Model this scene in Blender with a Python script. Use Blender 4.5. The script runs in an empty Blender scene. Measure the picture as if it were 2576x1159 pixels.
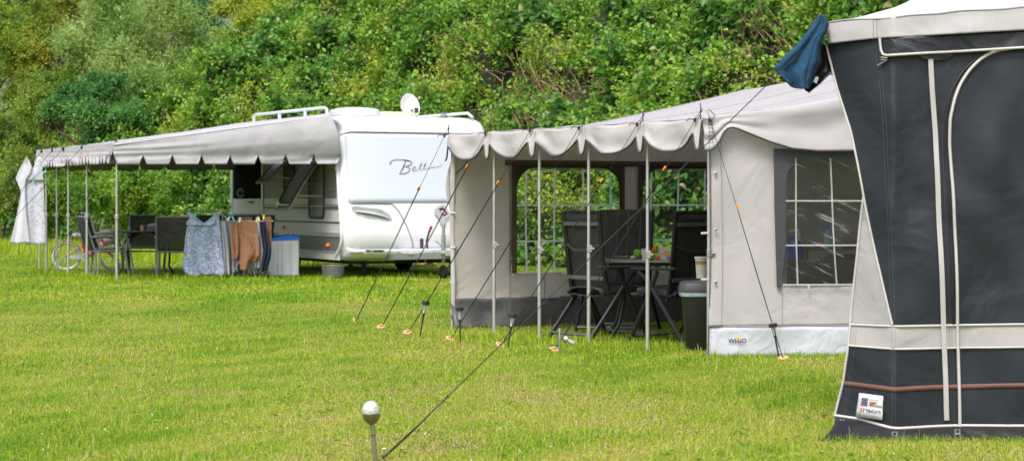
import bpy, math, random
import numpy as np
from mathutils import Vector, Matrix, noise
from mathutils.geometry import tessellate_polygon
random.seed(7); rng = np.random.default_rng(7)
sc = bpy.context.scene
col = sc.collection
R = math.radians
# ------------------------------------------------------------------ camera geometry
F, HZ, EYE, CX = 5150.0, 505.0, 1.25, 1288.0
def P(u, v, Y):
    return Vector(((u-CX)/F*Y, Y, EYE-(v-HZ)/F*Y))
def G(u, v):
    Y = EYE*F/(v-HZ)
    return Vector(((u-CX)/F*Y, Y, 0.0))
def V(*a): return Vector(a)
DD = Vector((-.438, .899, 0)).normalized()      # along the caravans, away from the camera
EE = Vector((.899, .438, 0)).normalized()       # across them
def lerp(a, b, t): return a+(b-a)*t
def interp(x, pts):
    if x <= pts[0][0]: return pts[0][1]
    for (a, b), (c, d) in zip(pts, pts[1:]):
        if x <= c: return b+(d-b)*(x-a)/(c-a)
    return pts[-1][1]
def nz(x, y=0, z=0, s=1.0): return noise.noise(Vector((x*s, y*s, z*s)))

# ------------------------------------------------------------------ materials
def new_mat(name):
    m = bpy.data.materials.new(name); m.use_nodes = True
    nt = m.node_tree; nt.nodes.clear()
    out = nt.nodes.new('ShaderNodeOutputMaterial')
    return m, nt, out
def N(nt, t, **kw):
    n = nt.nodes.new(t)
    for k, v in kw.items():
        if k in n.inputs: n.inputs[k].default_value = v
        else: setattr(n, k, v)
    return n
def ramp(nt, stops):
    r = nt.nodes.new('ShaderNodeValToRGB'); cr = r.color_ramp
    while len(cr.elements) < len(stops): cr.elements.new(.5)
    for e, (p, c) in zip(cr.elements, stops):
        e.position = p; e.color = (*c, 1)
    return r
def mat(name, c, rough=.6, metal=0, var=.08, vs=6, bump=0, bs=40, spec=.5, transl=0, weave=0, fold=0, fs=3, dirt=0, coat=0, dirtcol=(.12,.11,.07)):
    """principled, colour mottled by object-space noise, bump for grain / weave / folds"""
    m, nt, out = new_mat(name); L = nt.links
    tc = N(nt, 'ShaderNodeTexCoord')
    n1 = N(nt, 'ShaderNodeTexNoise', Scale=vs, Detail=6.0); L.new(tc.outputs['Object'], n1.inputs['Vector'])
    lo = tuple(max(0, x*(1-var)) for x in c); hi = tuple(min(1, x*(1+var)) for x in c)
    r = ramp(nt, [(.3, lo), (.7, hi)]); L.new(n1.outputs['Fac'], r.inputs['Fac'])
    colout = r.outputs['Color']
    if dirt:
        n3 = N(nt, 'ShaderNodeTexNoise', Scale=2.3, Detail=9.0, Roughness=.7); L.new(tc.outputs['Object'], n3.inputs['Vector'])
        rr = ramp(nt, [(.5, (0,0,0)), (.8, (dirt,)*3)]); L.new(n3.outputs['Fac'], rr.inputs['Fac'])
        mx = N(nt, 'ShaderNodeMixRGB'); L.new(rr.outputs['Color'], mx.inputs['Fac']); L.new(colout, mx.inputs['Color1'])
        mx.inputs['Color2'].default_value = (*dirtcol, 1); colout = mx.outputs['Color']
    b = N(nt, 'ShaderNodeBsdfPrincipled'); L.new(colout, b.inputs['Base Color'])
    b.inputs['Roughness'].default_value = rough; b.inputs['Metallic'].default_value = metal
    b.inputs['Specular IOR Level'].default_value = spec
    if coat: b.inputs['Coat Weight'].default_value = coat
    hs = []
    if bump:
        n2 = N(nt, 'ShaderNodeTexNoise', Scale=bs, Detail=5.0); L.new(tc.outputs['Object'], n2.inputs['Vector']); hs.append((n2.outputs['Fac'], bump))
    if fold:
        n4 = N(nt, 'ShaderNodeTexNoise', Scale=fs, Detail=3.0, Distortion=.8); L.new(tc.outputs['Object'], n4.inputs['Vector']); hs.append((n4.outputs['Fac'], fold))
    if weave:
        n5 = N(nt, 'ShaderNodeTexNoise', Scale=260, Detail=2.0); L.new(tc.outputs['Object'], n5.inputs['Vector']); hs.append((n5.outputs['Fac'], weave))
    prev = None
    for o, d in hs:
        bp = N(nt, 'ShaderNodeBump', Strength=1.0, Distance=d); L.new(o, bp.inputs['Height'])
        if prev: L.new(prev, bp.inputs['Normal'])
        prev = bp.outputs['Normal']
    if prev: L.new(prev, b.inputs['Normal'])
    if transl:
        t = N(nt, 'ShaderNodeBsdfTranslucent'); L.new(colout, t.inputs['Color'])
        ms = N(nt, 'ShaderNodeMixShader', Fac=transl); L.new(b.outputs[0], ms.inputs[1]); L.new(t.outputs[0], ms.inputs[2])
        L.new(ms.outputs[0], out.inputs['Surface'])
    else: L.new(b.outputs[0], out.inputs['Surface'])
    return m
def vinyl(name, tint, refl=.12, rough=.03, bump=.004, bs=14, refl_streak=False, milky=.0, drops=False):
    m, nt, out = new_mat(name); L = nt.links
    tc = N(nt, 'ShaderNodeTexCoord')
    mp = N(nt, 'ShaderNodeMapping'); L.new(tc.outputs['Object'], mp.inputs['Vector'])
    if refl_streak: mp.vector_type = 'TEXTURE'; mp.inputs['Rotation'].default_value = (0, R(24), 0); mp.inputs['Scale'].default_value = (1.0, 1, .10)
    n = N(nt, 'ShaderNodeTexNoise', Scale=bs, Detail=5.0, Distortion=.4); L.new(mp.outputs[0], n.inputs['Vector'])
    bp = N(nt, 'ShaderNodeBump', Strength=1.0, Distance=bump); L.new(n.outputs['Fac'], bp.inputs['Height'])
    tr = N(nt, 'ShaderNodeBsdfTransparent'); tr.inputs['Color'].default_value = (*tint, 1)
    gl = N(nt, 'ShaderNodeBsdfGlossy', Roughness=rough); L.new(bp.outputs[0], gl.inputs['Normal'])
    fr = N(nt, 'ShaderNodeFresnel', IOR=1.5); L.new(bp.outputs[0], fr.inputs['Normal'])
    ad = N(nt, 'ShaderNodeMath', operation='ADD'); L.new(fr.outputs[0], ad.inputs[0]); ad.inputs[1].default_value = refl-.04
    m1 = N(nt, 'ShaderNodeMixShader'); L.new(ad.outputs[0], m1.inputs[0]); L.new(tr.outputs[0], m1.inputs[1]); L.new(gl.outputs[0], m1.inputs[2])
    last = m1
    if milky or drops:
        df = N(nt, 'ShaderNodeBsdfDiffuse'); df.inputs['Color'].default_value = (.7,.72,.72,1)
        m2 = N(nt, 'ShaderNodeMixShader', Fac=milky)
        if drops or refl_streak:
            if drops:
                mp.inputs['Scale'].default_value = (1, 1, .25)
                q = N(nt, 'ShaderNodeTexNoise', Scale=55.0, Detail=3.0); L.new(mp.outputs[0], q.inputs['Vector'])
                q2 = ramp(nt, [(.58, (milky,)*3), (.72, (.30,)*3)])
            else:
                q = N(nt, 'ShaderNodeTexNoise', Scale=2.6, Detail=7.0, Roughness=.66); L.new(mp.outputs[0], q.inputs['Vector'])
                q2 = ramp(nt, [(.585, (milky,)*3), (.70, (.36,)*3)])  # pale diffuse streaks painted on the film as reflections
            L.new(q.outputs['Fac'], q2.inputs['Fac']); L.new(q2.outputs['Color'], m2.inputs[0])
        L.new(m1.outputs[0], m2.inputs[1]); L.new(df.outputs[0], m2.inputs[2]); last = m2
    L.new(last.outputs[0], out.inputs['Surface'])
    return m
def leafmat(name, stops, transl=.35, rough=.5, nscale=.5, nmix=.35):
    """leaf colour from a per-leaf random tint plus a broad patchiness of the plants themselves"""
    m, nt, out = new_mat(name); L = nt.links
    at = N(nt, 'ShaderNodeAttribute'); at.attribute_name = 'tint'
    r = ramp(nt, stops); L.new(at.outputs['Fac'], r.inputs['Fac'])
    b = N(nt, 'ShaderNodeBsdfPrincipled', Roughness=rough); L.new(r.outputs['Color'], b.inputs['Base Color'])
    b.inputs['Specular IOR Level'].default_value = .35
    t = N(nt, 'ShaderNodeBsdfTranslucent'); L.new(r.outputs['Color'], t.inputs['Color'])
    ms = N(nt, 'ShaderNodeMixShader', Fac=transl); L.new(b.outputs[0], ms.inputs[1]); L.new(t.outputs[0], ms.inputs[2])
    L.new(ms.outputs[0], out.inputs['Surface'])
    return m
def patterned(name, base, fig, scale, thr, scale2=None, transl=.25, fig2=None):
    m, nt, out = new_mat(name); L = nt.links
    tc = N(nt, 'ShaderNodeTexCoord')
    n = N(nt, 'ShaderNodeTexNoise', Scale=scale, Detail=4.0, Distortion=2.2); L.new(tc.outputs['Object'], n.inputs['Vector'])
    r = ramp(nt, [(thr-.03, base), (thr+.03, fig)]); L.new(n.outputs['Fac'], r.inputs['Fac'])
    c = r.outputs['Color']
    if fig2:
        v = N(nt, 'ShaderNodeTexVoronoi', Scale=scale*1.3); L.new(tc.outputs['Object'], v.inputs['Vector'])
        q = ramp(nt, [(.10, (1,1,1)), (.18, (0,0,0))]); L.new(v.outputs['Distance'], q.inputs['Fac'])
        mx = N(nt, 'ShaderNodeMixRGB'); L.new(q.outputs['Color'], mx.inputs['Fac']); L.new(c, mx.inputs['Color1']); mx.inputs['Color2'].default_value = (*fig2, 1)
        c = mx.outputs['Color']
    b = N(nt, 'ShaderNodeBsdfPrincipled', Roughness=.85); L.new(c, b.inputs['Base Color'])
    t = N(nt, 'ShaderNodeBsdfTranslucent'); L.new(c, t.inputs['Color'])
    ms = N(nt, 'ShaderNodeMixShader', Fac=transl); L.new(b.outputs[0], ms.inputs[1]); L.new(t.outputs[0], ms.inputs[2])
    L.new(ms.outputs[0], out.inputs['Surface'])
    return m

# ------------------------------------------------------------------ mesh builder
def root_of(o):
    while o.parent: o = o.parent
    return o
def frame(d):
    d = d.normalized(); up = Vector((0,0,1)) if abs(d.z) < .95 else Vector((1,0,0))
    a = d.cross(up).normalized(); return a, a.cross(d).normalized()
class MB:
    def __init__(s): s.v = []; s.f = []
    def add(s, vs, fs):
        o = len(s.v); s.v += [Vector(x) for x in vs]; s.f += [tuple(i+o for i in f) for f in fs]; return s
    def box(s, c, sz, M=None):
        c = Vector(c); x, y, z = (q/2 for q in sz)
        vs = [Vector((i*x, j*y, k*z)) for i in (-1,1) for j in (-1,1) for k in (-1,1)]
        if M: vs = [M @ q for q in vs]
        return s.add([c+q for q in vs], [(0,1,3,2),(4,6,7,5),(0,4,5,1),(2,3,7,6),(0,2,6,4),(1,5,7,3)])
    def bar(s, p, q, w, h, up=None):
        p = Vector(p); q = Vector(q); d = (q-p).normalized()
        if up is None: a, b = frame(d)
        else:
            a = d.cross(Vector(up)).normalized(); b = a.cross(d).normalized()
        vs = [c+a*(i*w/2)+b*(j*h/2) for c in (p, q) for i, j in ((-1,-1),(1,-1),(1,1),(-1,1))]
        return s.add(vs, [(3,2,1,0),(4,5,6,7),(0,1,5,4),(1,2,6,5),(2,3,7,6),(3,0,4,7)])
    def tube(s, pts, r, n=8, closed=False, cap=True, sq=1.0):
        pts = [Vector(p) for p in pts]; m = len(pts); vs = []; a = None
        for i, p in enumerate(pts):
            if closed: d = (pts[(i+1) % m]-pts[i-1])
            else: d = pts[min(i+1, m-1)]-pts[max(i-1, 0)]
            if d.length < 1e-9: d = Vector((0,0,1))
            d.normalize()
            if a is None: a, b = frame(d)
            else:
                a = (a-d*a.dot(d)).normalized(); b = a.cross(d).normalized()
            rr = r[i] if isinstance(r, (list, tuple)) else r
            for k in range(n):
                t = 2*math.pi*k/n; vs.append(p+a*(math.cos(t)*rr)+b*(math.sin(t)*rr*sq))
        fs = []
        for i in range(m if closed else m-1):
            j = (i+1) % m
            for k in range(n): fs.append((i*n+k, i*n+(k+1) % n, j*n+(k+1) % n, j*n+k))
        if not closed and cap: fs += [tuple(range(n))[::-1], tuple((m-1)*n+k for k in range(n))]
        return s.add(vs, fs)
    def lathe(s, prof, c=(0,0,0), axis=(0,0,1), n=20):
        c = Vector(c); ax = Vector(axis).normalized(); a, b = frame(ax); vs = []
        for r, h in prof:
            for k in range(n):
                t = 2*math.pi*k/n; vs.append(c+ax*h+a*(math.cos(t)*r)+b*(math.sin(t)*r))
        fs = [(i*n+k, i*n+(k+1) % n, (i+1)*n+(k+1) % n, (i+1)*n+k) for i in range(len(prof)-1) for k in range(n)]
        if prof[0][0] > 1e-6: fs.append(tuple(range(n))[::-1])
        if prof[-1][0] > 1e-6: fs.append(tuple((len(prof)-1)*n+k for k in range(n)))
        return s.add(vs, fs)
    def ell(s, c, r, n=16, m=10, M=None, lump=0):
        c = Vector(c); vs = []
        for i in range(m+1):
            ph = math.pi*i/m
            for k in range(n):
                t = 2*math.pi*k/n
                q = Vector((math.sin(ph)*math.cos(t), math.sin(ph)*math.sin(t), math.cos(ph)))
                if lump: q = q*(1+lump*noise.noise(q*2+c))
                q = Vector((q.x*r[0], q.y*r[1], q.z*r[2]))
                if M: q = M @ q
                vs.append(c+q)
        return s.add(vs, [(i*n+k, (i+1)*n+k, (i+1)*n+(k+1) % n, i*n+(k+1) % n) for i in range(m) for k in range(n)])
    def grid(s, fn, nu, nv, mask=None):
        vs = [fn(i/nu, j/nv) for j in range(nv+1) for i in range(nu+1)]
        fs = []
        for j in range(nv):
            for i in range(nu):
                if mask and not mask((i+.5)/nu, (j+.5)/nv): continue
                a = j*(nu+1)+i; fs.append((a, a+1, a+nu+2, a+nu+1))
        return s.add(vs, fs)
    def prism(s, poly, dv):
        poly = [Vector(p) for p in poly]; dv = Vector(dv); n = len(poly)
        tr = tessellate_polygon([poly])
        fs = [tuple(t) for t in tr]+[tuple(i+n for i in t)[::-1] for t in tr]
        fs += [(i, (i+1) % n, (i+1) % n+n, i+n) for i in range(n)]
        return s.add(poly+[p+dv for p in poly], fs)
    def ribbon(s, pts, wid, nrm):
        """flat strip following pts, width wid in the plane normal to nrm"""
        pts = [Vector(p) for p in pts]; nrm = Vector(nrm).normalized(); vs = []
        for i, p in enumerate(pts):
            d = (pts[min(i+1, len(pts)-1)]-pts[max(i-1, 0)]).normalized(); a = d.cross(nrm).normalized()
            w = wid[i] if isinstance(wid, (list, tuple)) else wid
            vs += [p-a*w/2, p+a*w/2, p+a*w/2+nrm*.002, p-a*w/2+nrm*.002]
        fs = []
        for i in range(len(pts)-1):
            o = i*4; fs += [(o+3,o+2,o+6,o+7),(o,o+3,o+7,o+4),(o+2,o+1,o+5,o+6),(o+1,o,o+4,o+5)]
        return s.add(vs, fs)
    def build(s, name, m, parent=None, smooth=True, ang=35, bevel=0, solid=0, loc=None, xf=None):
        me = bpy.data.meshes.new(name)
        vs = s.v
        if xf is not None: vs = [xf @ q for q in vs]
        if parent is not None: o0 = root_of(parent).location
        elif loc is not None: o0 = Vector(loc)
        else: o0 = Vector((0,0,0))
        me.from_pydata([tuple(q-o0) for q in vs], [], s.f)
        me.update()
        if smooth:
            me.polygons.foreach_set('use_smooth', [True]*len(me.polygons)); me.set_sharp_from_angle(angle=R(ang))
        me.materials.append(m)
        o = bpy.data.objects.new(name, me); col.objects.link(o)
        if parent is not None: o.parent = parent
        elif loc is not None: o.location = o0
        if bevel:
            b = o.modifiers.new('bevel', 'BEVEL'); b.width = bevel; b.segments = 2; b.limit_method = 'ANGLE'
        if solid:
            b = o.modifiers.new('solid', 'SOLIDIFY'); b.thickness = solid; b.offset = 0
        return o
def tag(o, label=None, cat=None, group=None, kind=None):
    if label: o['label'] = label
    if cat: o['category'] = cat
    if group: o['group'] = group
    if kind: o['kind'] = kind
    return o
def thing(name, label, cat, loc=(0,0,0), rz=0, group=None):
    o = bpy.data.objects.new(name, None); col.objects.link(o); o.empty_display_size = .2
    o.location = loc; o.rotation_euler = (0,0,rz)
    return tag(o, label, cat, group)
def copy_tree(o, parent=None):
    c = o.copy(); col.objects.link(c)
    if parent: c.parent = parent
    for ch in [q for q in bpy.data.objects if q.parent == o]: copy_tree(ch, c)
    return c
def text_mb(txt, size, origin, ax, ay, font_scale_x=1.0, ext=0.0015, bold=0):
    """text as a mesh laid in the plane of ax, ay"""
    cu = bpy.data.curves.new('txt', 'FONT'); cu.body = txt; cu.size = size; cu.extrude = 0; cu.offset = bold; cu.resolution_u = 3
    ob = bpy.data.objects.new('txt', cu); col.objects.link(ob)
    bpy.context.view_layer.update()
    dg = bpy.context.evaluated_depsgraph_get()
    me = bpy.data.meshes.new_from_object(ob.evaluated_get(dg))
    mb = MB(); ax = Vector(ax); ay = Vector(ay); origin = Vector(origin)
    mb.add([origin+ax*(v.co.x*font_scale_x)+ay*v.co.y for v in me.vertices], [tuple(p.vertices) for p in me.polygons])
    bpy.data.objects.remove(ob); bpy.data.curves.remove(cu); bpy.data.meshes.remove(me)
    return mb
def np_mesh(name, verts, faces_list, m, tint=None, smooth=False):
    """verts (n,3) float; faces_list: list of int arrays (k, 3 or 4)"""
    me = bpy.data.meshes.new(name)
    lv = np.concatenate([f.reshape(-1) for f in faces_list]).astype(np.int32)
    tot = np.concatenate([np.full(len(f), f.shape[1], np.int32) for f in faces_list])
    st = np.concatenate([[0], np.cumsum(tot)[:-1]]).astype(np.int32)
    me.vertices.add(len(verts)); me.vertices.foreach_set('co', verts.astype(np.float32).reshape(-1))
    me.loops.add(len(lv)); me.loops.foreach_set('vertex_index', lv)
    me.polygons.add(len(tot)); me.polygons.foreach_set('loop_start', st); me.polygons.foreach_set('loop_total', tot)
    if tint is not None:
        a = me.attributes.new('tint', 'FLOAT', 'POINT'); a.data.foreach_set('value', tint.astype(np.float32))
    me.update(calc_edges=True); me.validate()
    me.materials.append(m)
    o = bpy.data.objects.new(name, me); col.objects.link(o)
    return o
class SN:
    """vectorised smooth noise: a sum of random plane waves"""
    def __init__(s, wl, k=14, seed=1, dim=3):
        g = np.random.default_rng(seed); d = g.normal(size=(k, dim)); d /= np.linalg.norm(d, axis=1)[:, None]
        s.k = d*(2*np.pi/(wl*g.uniform(.6, 1.6, k)))[:, None]; s.p = g.uniform(0, 2*np.pi, k); s.n = k
    def __call__(s, X): return np.sin(X @ s.k.T+s.p).sum(1)/math.sqrt(s.n/2.0)/1.4   # about -1.5..1.5

# ------------------------------------------------------------------ world, sun, camera
w = bpy.data.worlds.new('World'); sc.world = w; w.use_nodes = True
wt = w.node_tree; wt.nodes.clear()
wo = wt.nodes.new('ShaderNodeOutputWorld'); bg = wt.nodes.new('ShaderNodeBackground'); sk = wt.nodes.new('ShaderNodeTexSky')
sk.sky_type = 'NISHITA'; sk.sun_disc = False
SUN_EL, SUN_AZ = 58, 200      # azimuth clockwise from +Y: behind the camera, a little to its left
sk.sun_elevation = R(SUN_EL); sk.sun_rotation = R(SUN_AZ); sk.air_density = 1.2; sk.dust_density = 5.0; sk.ozone_density = 1.0
bg.inputs['Strength'].default_value = .15
wt.links.new(sk.outputs[0], bg.inputs[0]); wt.links.new(bg.outputs[0], wo.inputs[0])
sl = bpy.data.lights.new('sun', 'SUN'); sl.energy = 1.6; sl.angle = R(18); sl.color = (1, .98, .955)
so = bpy.data.objects.new('sun', sl); col.objects.link(so)
sd = Vector((math.sin(R(SUN_AZ))*math.cos(R(SUN_EL)), math.cos(R(SUN_AZ))*math.cos(R(SUN_EL)), math.sin(R(SUN_EL))))
so.rotation_euler = sd.to_track_quat('Z', 'Y').to_euler()
cam = bpy.data.cameras.new('camera'); co = bpy.data.objects.new('camera', cam); col.objects.link(co)
co.location = (0, 0, EYE); co.rotation_euler = (R(90), 0, 0)
cam.sensor_width = 36; cam.lens = 36*F/2576; cam.shift_y = -(579.7-HZ)/2576; cam.clip_end = 500
cam.dof.use_dof = True; cam.dof.focus_distance = 16.0; cam.dof.aperture_fstop = 5.0
sc.camera = co
sc.view_settings.view_transform = 'Standard'; sc.view_settings.look = 'None'; sc.view_settings.exposure = .68; sc.view_settings.gamma = 1
# ================================================================== ground, grass, bank, trees
def unit(a): return a/np.maximum(np.linalg.norm(a, axis=1), 1e-9)[:, None]
def leaves(C, D, Nn, Ln, Wd, fold=.25, six=True, droop=.15):
    """leaf blades: C base, D axis, Nn normal -> verts and face arrays"""
    D = unit(D); S = unit(np.cross(D, Nn)); U = np.cross(S, D)
    L = Ln[:, None]; W = Wd[:, None]; n = len(C)
    if six:
        b = C; t = C+D*L-U*L*droop
        r1 = C+D*L*.28+S*W*.5+U*W*fold; l1 = C+D*L*.28-S*W*.5+U*W*fold
        r2 = C+D*L*.66+S*W*.40+U*W*fold*.6-U*L*droop*.4; l2 = C+D*L*.66-S*W*.40+U*W*fold*.6-U*L*droop*.4
        v = np.stack([b, r1, r2, t, l2, l1], 1).reshape(-1, 3); k = np.arange(n)[:, None]*6
        f = [np.concatenate([k+np.array([[0,1,2,3]]), k+np.array([[0,3,4,5]])])]
        return v, f, 6
    t = C+D*L-U*L*droop; r = C+D*L*.45+S*W*.5+U*W*fold; l = C+D*L*.45-S*W*.5+U*W*fold
    v = np.stack([C, r, t, l], 1).reshape(-1, 3); k = np.arange(n)[:, None]*4
    return v, [np.concatenate([k+np.array([[0,1,2]]), k+np.array([[0,2,3]])])], 4

# ---- lawn: one sheet to the horizon with low relief
gm, nt, out = new_mat('soil_and_thatch'); L = nt.links
tc = N(nt, 'ShaderNodeTexCoord')
n1 = N(nt, 'ShaderNodeTexNoise', Scale=.8, Detail=8.0); L.new(tc.outputs['Object'], n1.inputs['Vector'])
r1 = ramp(nt, [(.3, (.09,.15,.02)), (.5, (.16,.22,.032)), (.72, (.28,.27,.08))]); L.new(n1.outputs['Fac'], r1.inputs['Fac'])
n2 = N(nt, 'ShaderNodeTexNoise', Scale=60, Detail=6.0); L.new(tc.outputs['Object'], n2.inputs['Vector'])
r2 = ramp(nt, [(.35, (.45,.45,.45)), (.7, (1.15,1.15,1.1))]); L.new(n2.outputs['Fac'], r2.inputs['Fac'])
mx = N(nt, 'ShaderNodeMixRGB', blend_type='MULTIPLY'); mx.inputs['Fac'].default_value = 1
L.new(r1.outputs['Color'], mx.inputs['Color1']); L.new(r2.outputs['Color'], mx.inputs['Color2'])
b = N(nt, 'ShaderNodeBsdfPrincipled', Roughness=.9); L.new(mx.outputs['Color'], b.inputs['Base Color']); b.inputs['Specular IOR Level'].default_value = .1
L.new(b.outputs[0], out.inputs['Surface'])
g = MB(); g.grid(lambda a, c: Vector((-160+320*a, -20+260*c, 0)), 80, 65)
tag(g.build('ground', gm), kind='structure')

def patch_dry(X, Y):
    """0..1 dryness of the lawn"""
    d = .42+.22*np.exp(-(Y-9.5)/5)+.30*SNa(np.stack([X, Y*.6, 0*X], 1))+.30*SNb(np.stack([X, Y*.6, 0*X], 1))
    for (px, py, rx, ry, k) in SPOTS:
        d = d+1.5*k*np.exp(-(((X-px)/rx)**2+((Y-py)/ry)**2)*1.2)
    return d
SNa = SN(2.2, seed=3); SNb = SN(.5, seed=4)
SPOTS = []
for (u, v, ru, rv, k) in [(540,990,130,8,.9),(1130,1122,70,8,1.1),(720,1050,90,10,.6),(1090,905,60,7,.3),(160,1000,160,8,.35),(1450,1000,160,12,.3),(300,880,250,16,.2),(900,900,200,14,.25)]:
    p = G(u, v); p2 = G(u, v-rv); SPOTS.append((p.x, p.y, ru/F*p.y, max(.12, p2.y-p.y), k))
def blades(n, y0, y1, hmin, hmax, wid, lean, power=1.0, tint_shift=0, xr=None, dens=None, tintr=(.0,.42)):
    t = rng.uniform(0, 1, n)
    Y = (y0**(1-power)+t*(y1**(1-power)-y0**(1-power)))**(1/(1-power)) if power != 1 else y0*(y1/y0)**t
    X = rng.uniform(-1, 1, n)*(Y*.265+1.2) if xr is None else rng.uniform(xr[0], xr[1], n)
    dry = patch_dry(X, Y)
    # bare spots: some blades missing
    keep = rng.uniform(0, 1, n) < np.clip(1.9-dry*.8, .6, 1)
    if dens is not None: keep &= dens(X, Y)
    X, Y, dry = X[keep], Y[keep], dry[keep]; n = len(X)
    H = rng.uniform(hmin, hmax, n)*(1.12-.32*np.clip(dry, 0, 1.3))
    # taller blades at the feet of tents, poles and the bank
    a = rng.uniform(0, 2*np.pi, n); ln = rng.uniform(0, 1, n)**1.5*lean
    dx = np.cos(a)*ln; dy = np.sin(a)*ln
    sx = -np.sin(a+rng.normal(0, .6, n)); sy = np.cos(a+rng.normal(0, .6, n))
    W = wid*rng.uniform(.6, 1.3, n)
    B = np.stack([X, Y, np.full(n, -.004)], 1)
    S = np.stack([sx, sy, np.zeros(n)], 1)*W[:, None]*.5
    M = B+np.stack([dx*H*.35, dy*H*.35, H*.55], 1)
    T = B+np.stack([dx*H*1.1, dy*H*1.1, H*np.clip(1.05-ln*.42, .18, 1)], 1)
    v = np.stack([B-S, B+S, M+S*.8, M-S*.8, T], 1).reshape(-1, 3)
    tint = np.clip(rng.uniform(*tintr, n)+.42*np.clip(dry, 0, 1.4)+tint_shift, 0, 1)
    return v, n, np.repeat(tint, 5)
def grass_faces(n, off):
    k = np.arange(n)[:, None]*5+off
    return [k+np.array([[0,1,2,3]]), k+np.array([[3,2,4]])]
parts = [blades(330000, 9.2, 15.5, .010, .032, .0036, 2.2, 1.2),
         blades(190000, 15.5, 25, .014, .038, .0055, 1.9, 1.2),
         blades(170000, 25, 62, .025, .055, .012, 1.4, 1.3),
         blades(42000, 9.2, 16, .02, .06, .0024, 2.6, 1.2, .42),          # straw lying over the lawn
         blades(16000, 16, 26, .03, .07, .0036, 2.4, 1.2, .4),
         blades(60000, 9.2, 26, .03, .065, .0040, 1.0, 1.2, -.22, dens=lambda X, Y: SNb(np.stack([X*1.3+9, Y*.8, 0*X], 1))+.5*SNa(np.stack([X+3, Y, 0*X+4], 1)) > .62),
         blades(2600, 9.2, 27, .06, .16, .0024, .6, 1.0, .1, tintr=(0,.8)),             # seed stalks
        ]
# lush fringe under the mud flaps and around the poles where the mower does not reach
def fringe(segs, n, h0, h1, wid, spread, ts=-.2):
    P0 = []; 
    for (a, c) in segs:
        k = int(n*(c-a).length); t = rng.uniform(0, 1, k)
        P0.append(np.stack([a.x+(c.x-a.x)*t+rng.normal(0, spread, k), a.y+(c.y-a.y)*t+rng.normal(0, spread, k)-spread*.3], 1))
    Q = np.concatenate(P0); k = len(Q); H = h0+(h1-h0)*rng.uniform(0, 1, k)**2; a = rng.uniform(0, 2*np.pi, k); ln = rng.uniform(0, .6, k)
    B = np.stack([Q[:,0], Q[:,1], np.full(k, -.004)], 1); W = wid*rng.uniform(.6, 1.3, k)
    S = np.stack([-np.sin(a), np.cos(a), 0*a], 1)*W[:, None]*.5
    M = B+np.stack([np.cos(a)*ln*H*.3, np.sin(a)*ln*H*.3, H*.55], 1); T = B+np.stack([np.cos(a)*ln*H, np.sin(a)*ln*H, H*.98], 1)
    v = np.stack([B-S, B+S, M+S*.8, M-S*.8, T], 1).reshape(-1, 3)
    return v, k, np.repeat(np.clip(rng.uniform(0, .5, k)+ts+.15, 0, 1), 5)
parts.append(fringe([(V(1.5,10.66,0), V(2.9,10.66,0))], 900, .015, .05, .004, .03))
parts.append(fringe([(G(1150,828), G(1290,810)), (G(1775,900), G(2150,899)), (G(1350,800), G(1760,790))], 520, .015, .085, .006, .04, -.1))
parts.append(fringe([(G(1100,850), G(1770,880)), (G(1500,845), G(1760,850))], 420, .04, .11, .006, .16, .05))
parts.append(fringe([(G(300,700), G(1060,712)), (G(780,690), G(1100,700)), (G(85,684), G(290,710))], 330, .05, .13, .011, .12, -.05))
parts.append(fringe([(V(-17,56,0), V(-10,49,0)), (V(-10,49,0), V(-4,41,0))], 1300, .06, .40, .014, 1.2, .05))
vs = []; fs = []; ts = []; off = 0; q4 = []; q3 = []
for v, n, t in parts:
    vs.append(v); ts.append(t); a, c = grass_faces(n, off); q4.append(a); q3.append(c); off += n*5
grassm = leafmat('grass_blades', [(0, (.075,.225,.008)), (.26, (.205,.41,.010)), (.52, (.40,.51,.018)), (.76, (.58,.52,.10)), (1, (.68,.50,.29))], transl=.35, rough=.55)
go = np_mesh('grass', np.concatenate(vs), [np.concatenate(q4), np.concatenate(q3)], grassm, np.concatenate(ts))
tag(go, 'short yellow green mown grass with straw coloured patches across the camping field', 'grass', kind='stuff')
# small white clover heads and dry brown leaves scattered in the grass
mb = MB()
for i in range(45):
    Y = 9.4*(26/9.4)**random.random(); X = random.uniform(-1, 1)*(Y*.26)
    mb.ell((X, Y, random.uniform(.03, .05)), (.005,.005,.005), 6, 4)
tag(mb.build('clover_flowers', mat('clover_white', (.62,.6,.5), .8)), 'tiny white clover heads dotted through the lawn', 'clover', kind='stuff')
mb = MB()
for i in range(220):
    Y = 9.4*(30/9.4)**random.random(); X = random.uniform(-1, 1)*(Y*.26); a = random.uniform(0, 6.3); s = random.uniform(.008, .022)
    c = Vector((X, Y, random.uniform(.02, .035))); p = Vector((math.cos(a), math.sin(a), random.uniform(-.5,.5)))*s; q = Vector((-math.sin(a), math.cos(a), random.uniform(-.3,.6)))*s*.5
    mb.add([c-p, c+q, c+p, c-q+Vector((0,0,.004))], [(0,1,2),(0,2,3)])
tag(mb.build('dry_leaves', mat('dry_leaf_brown', (.16,.075,.03), .8, var=.5, vs=3)), 'small dry brown leaves lying in the grass', 'fallen leaves', kind='stuff')

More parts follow.
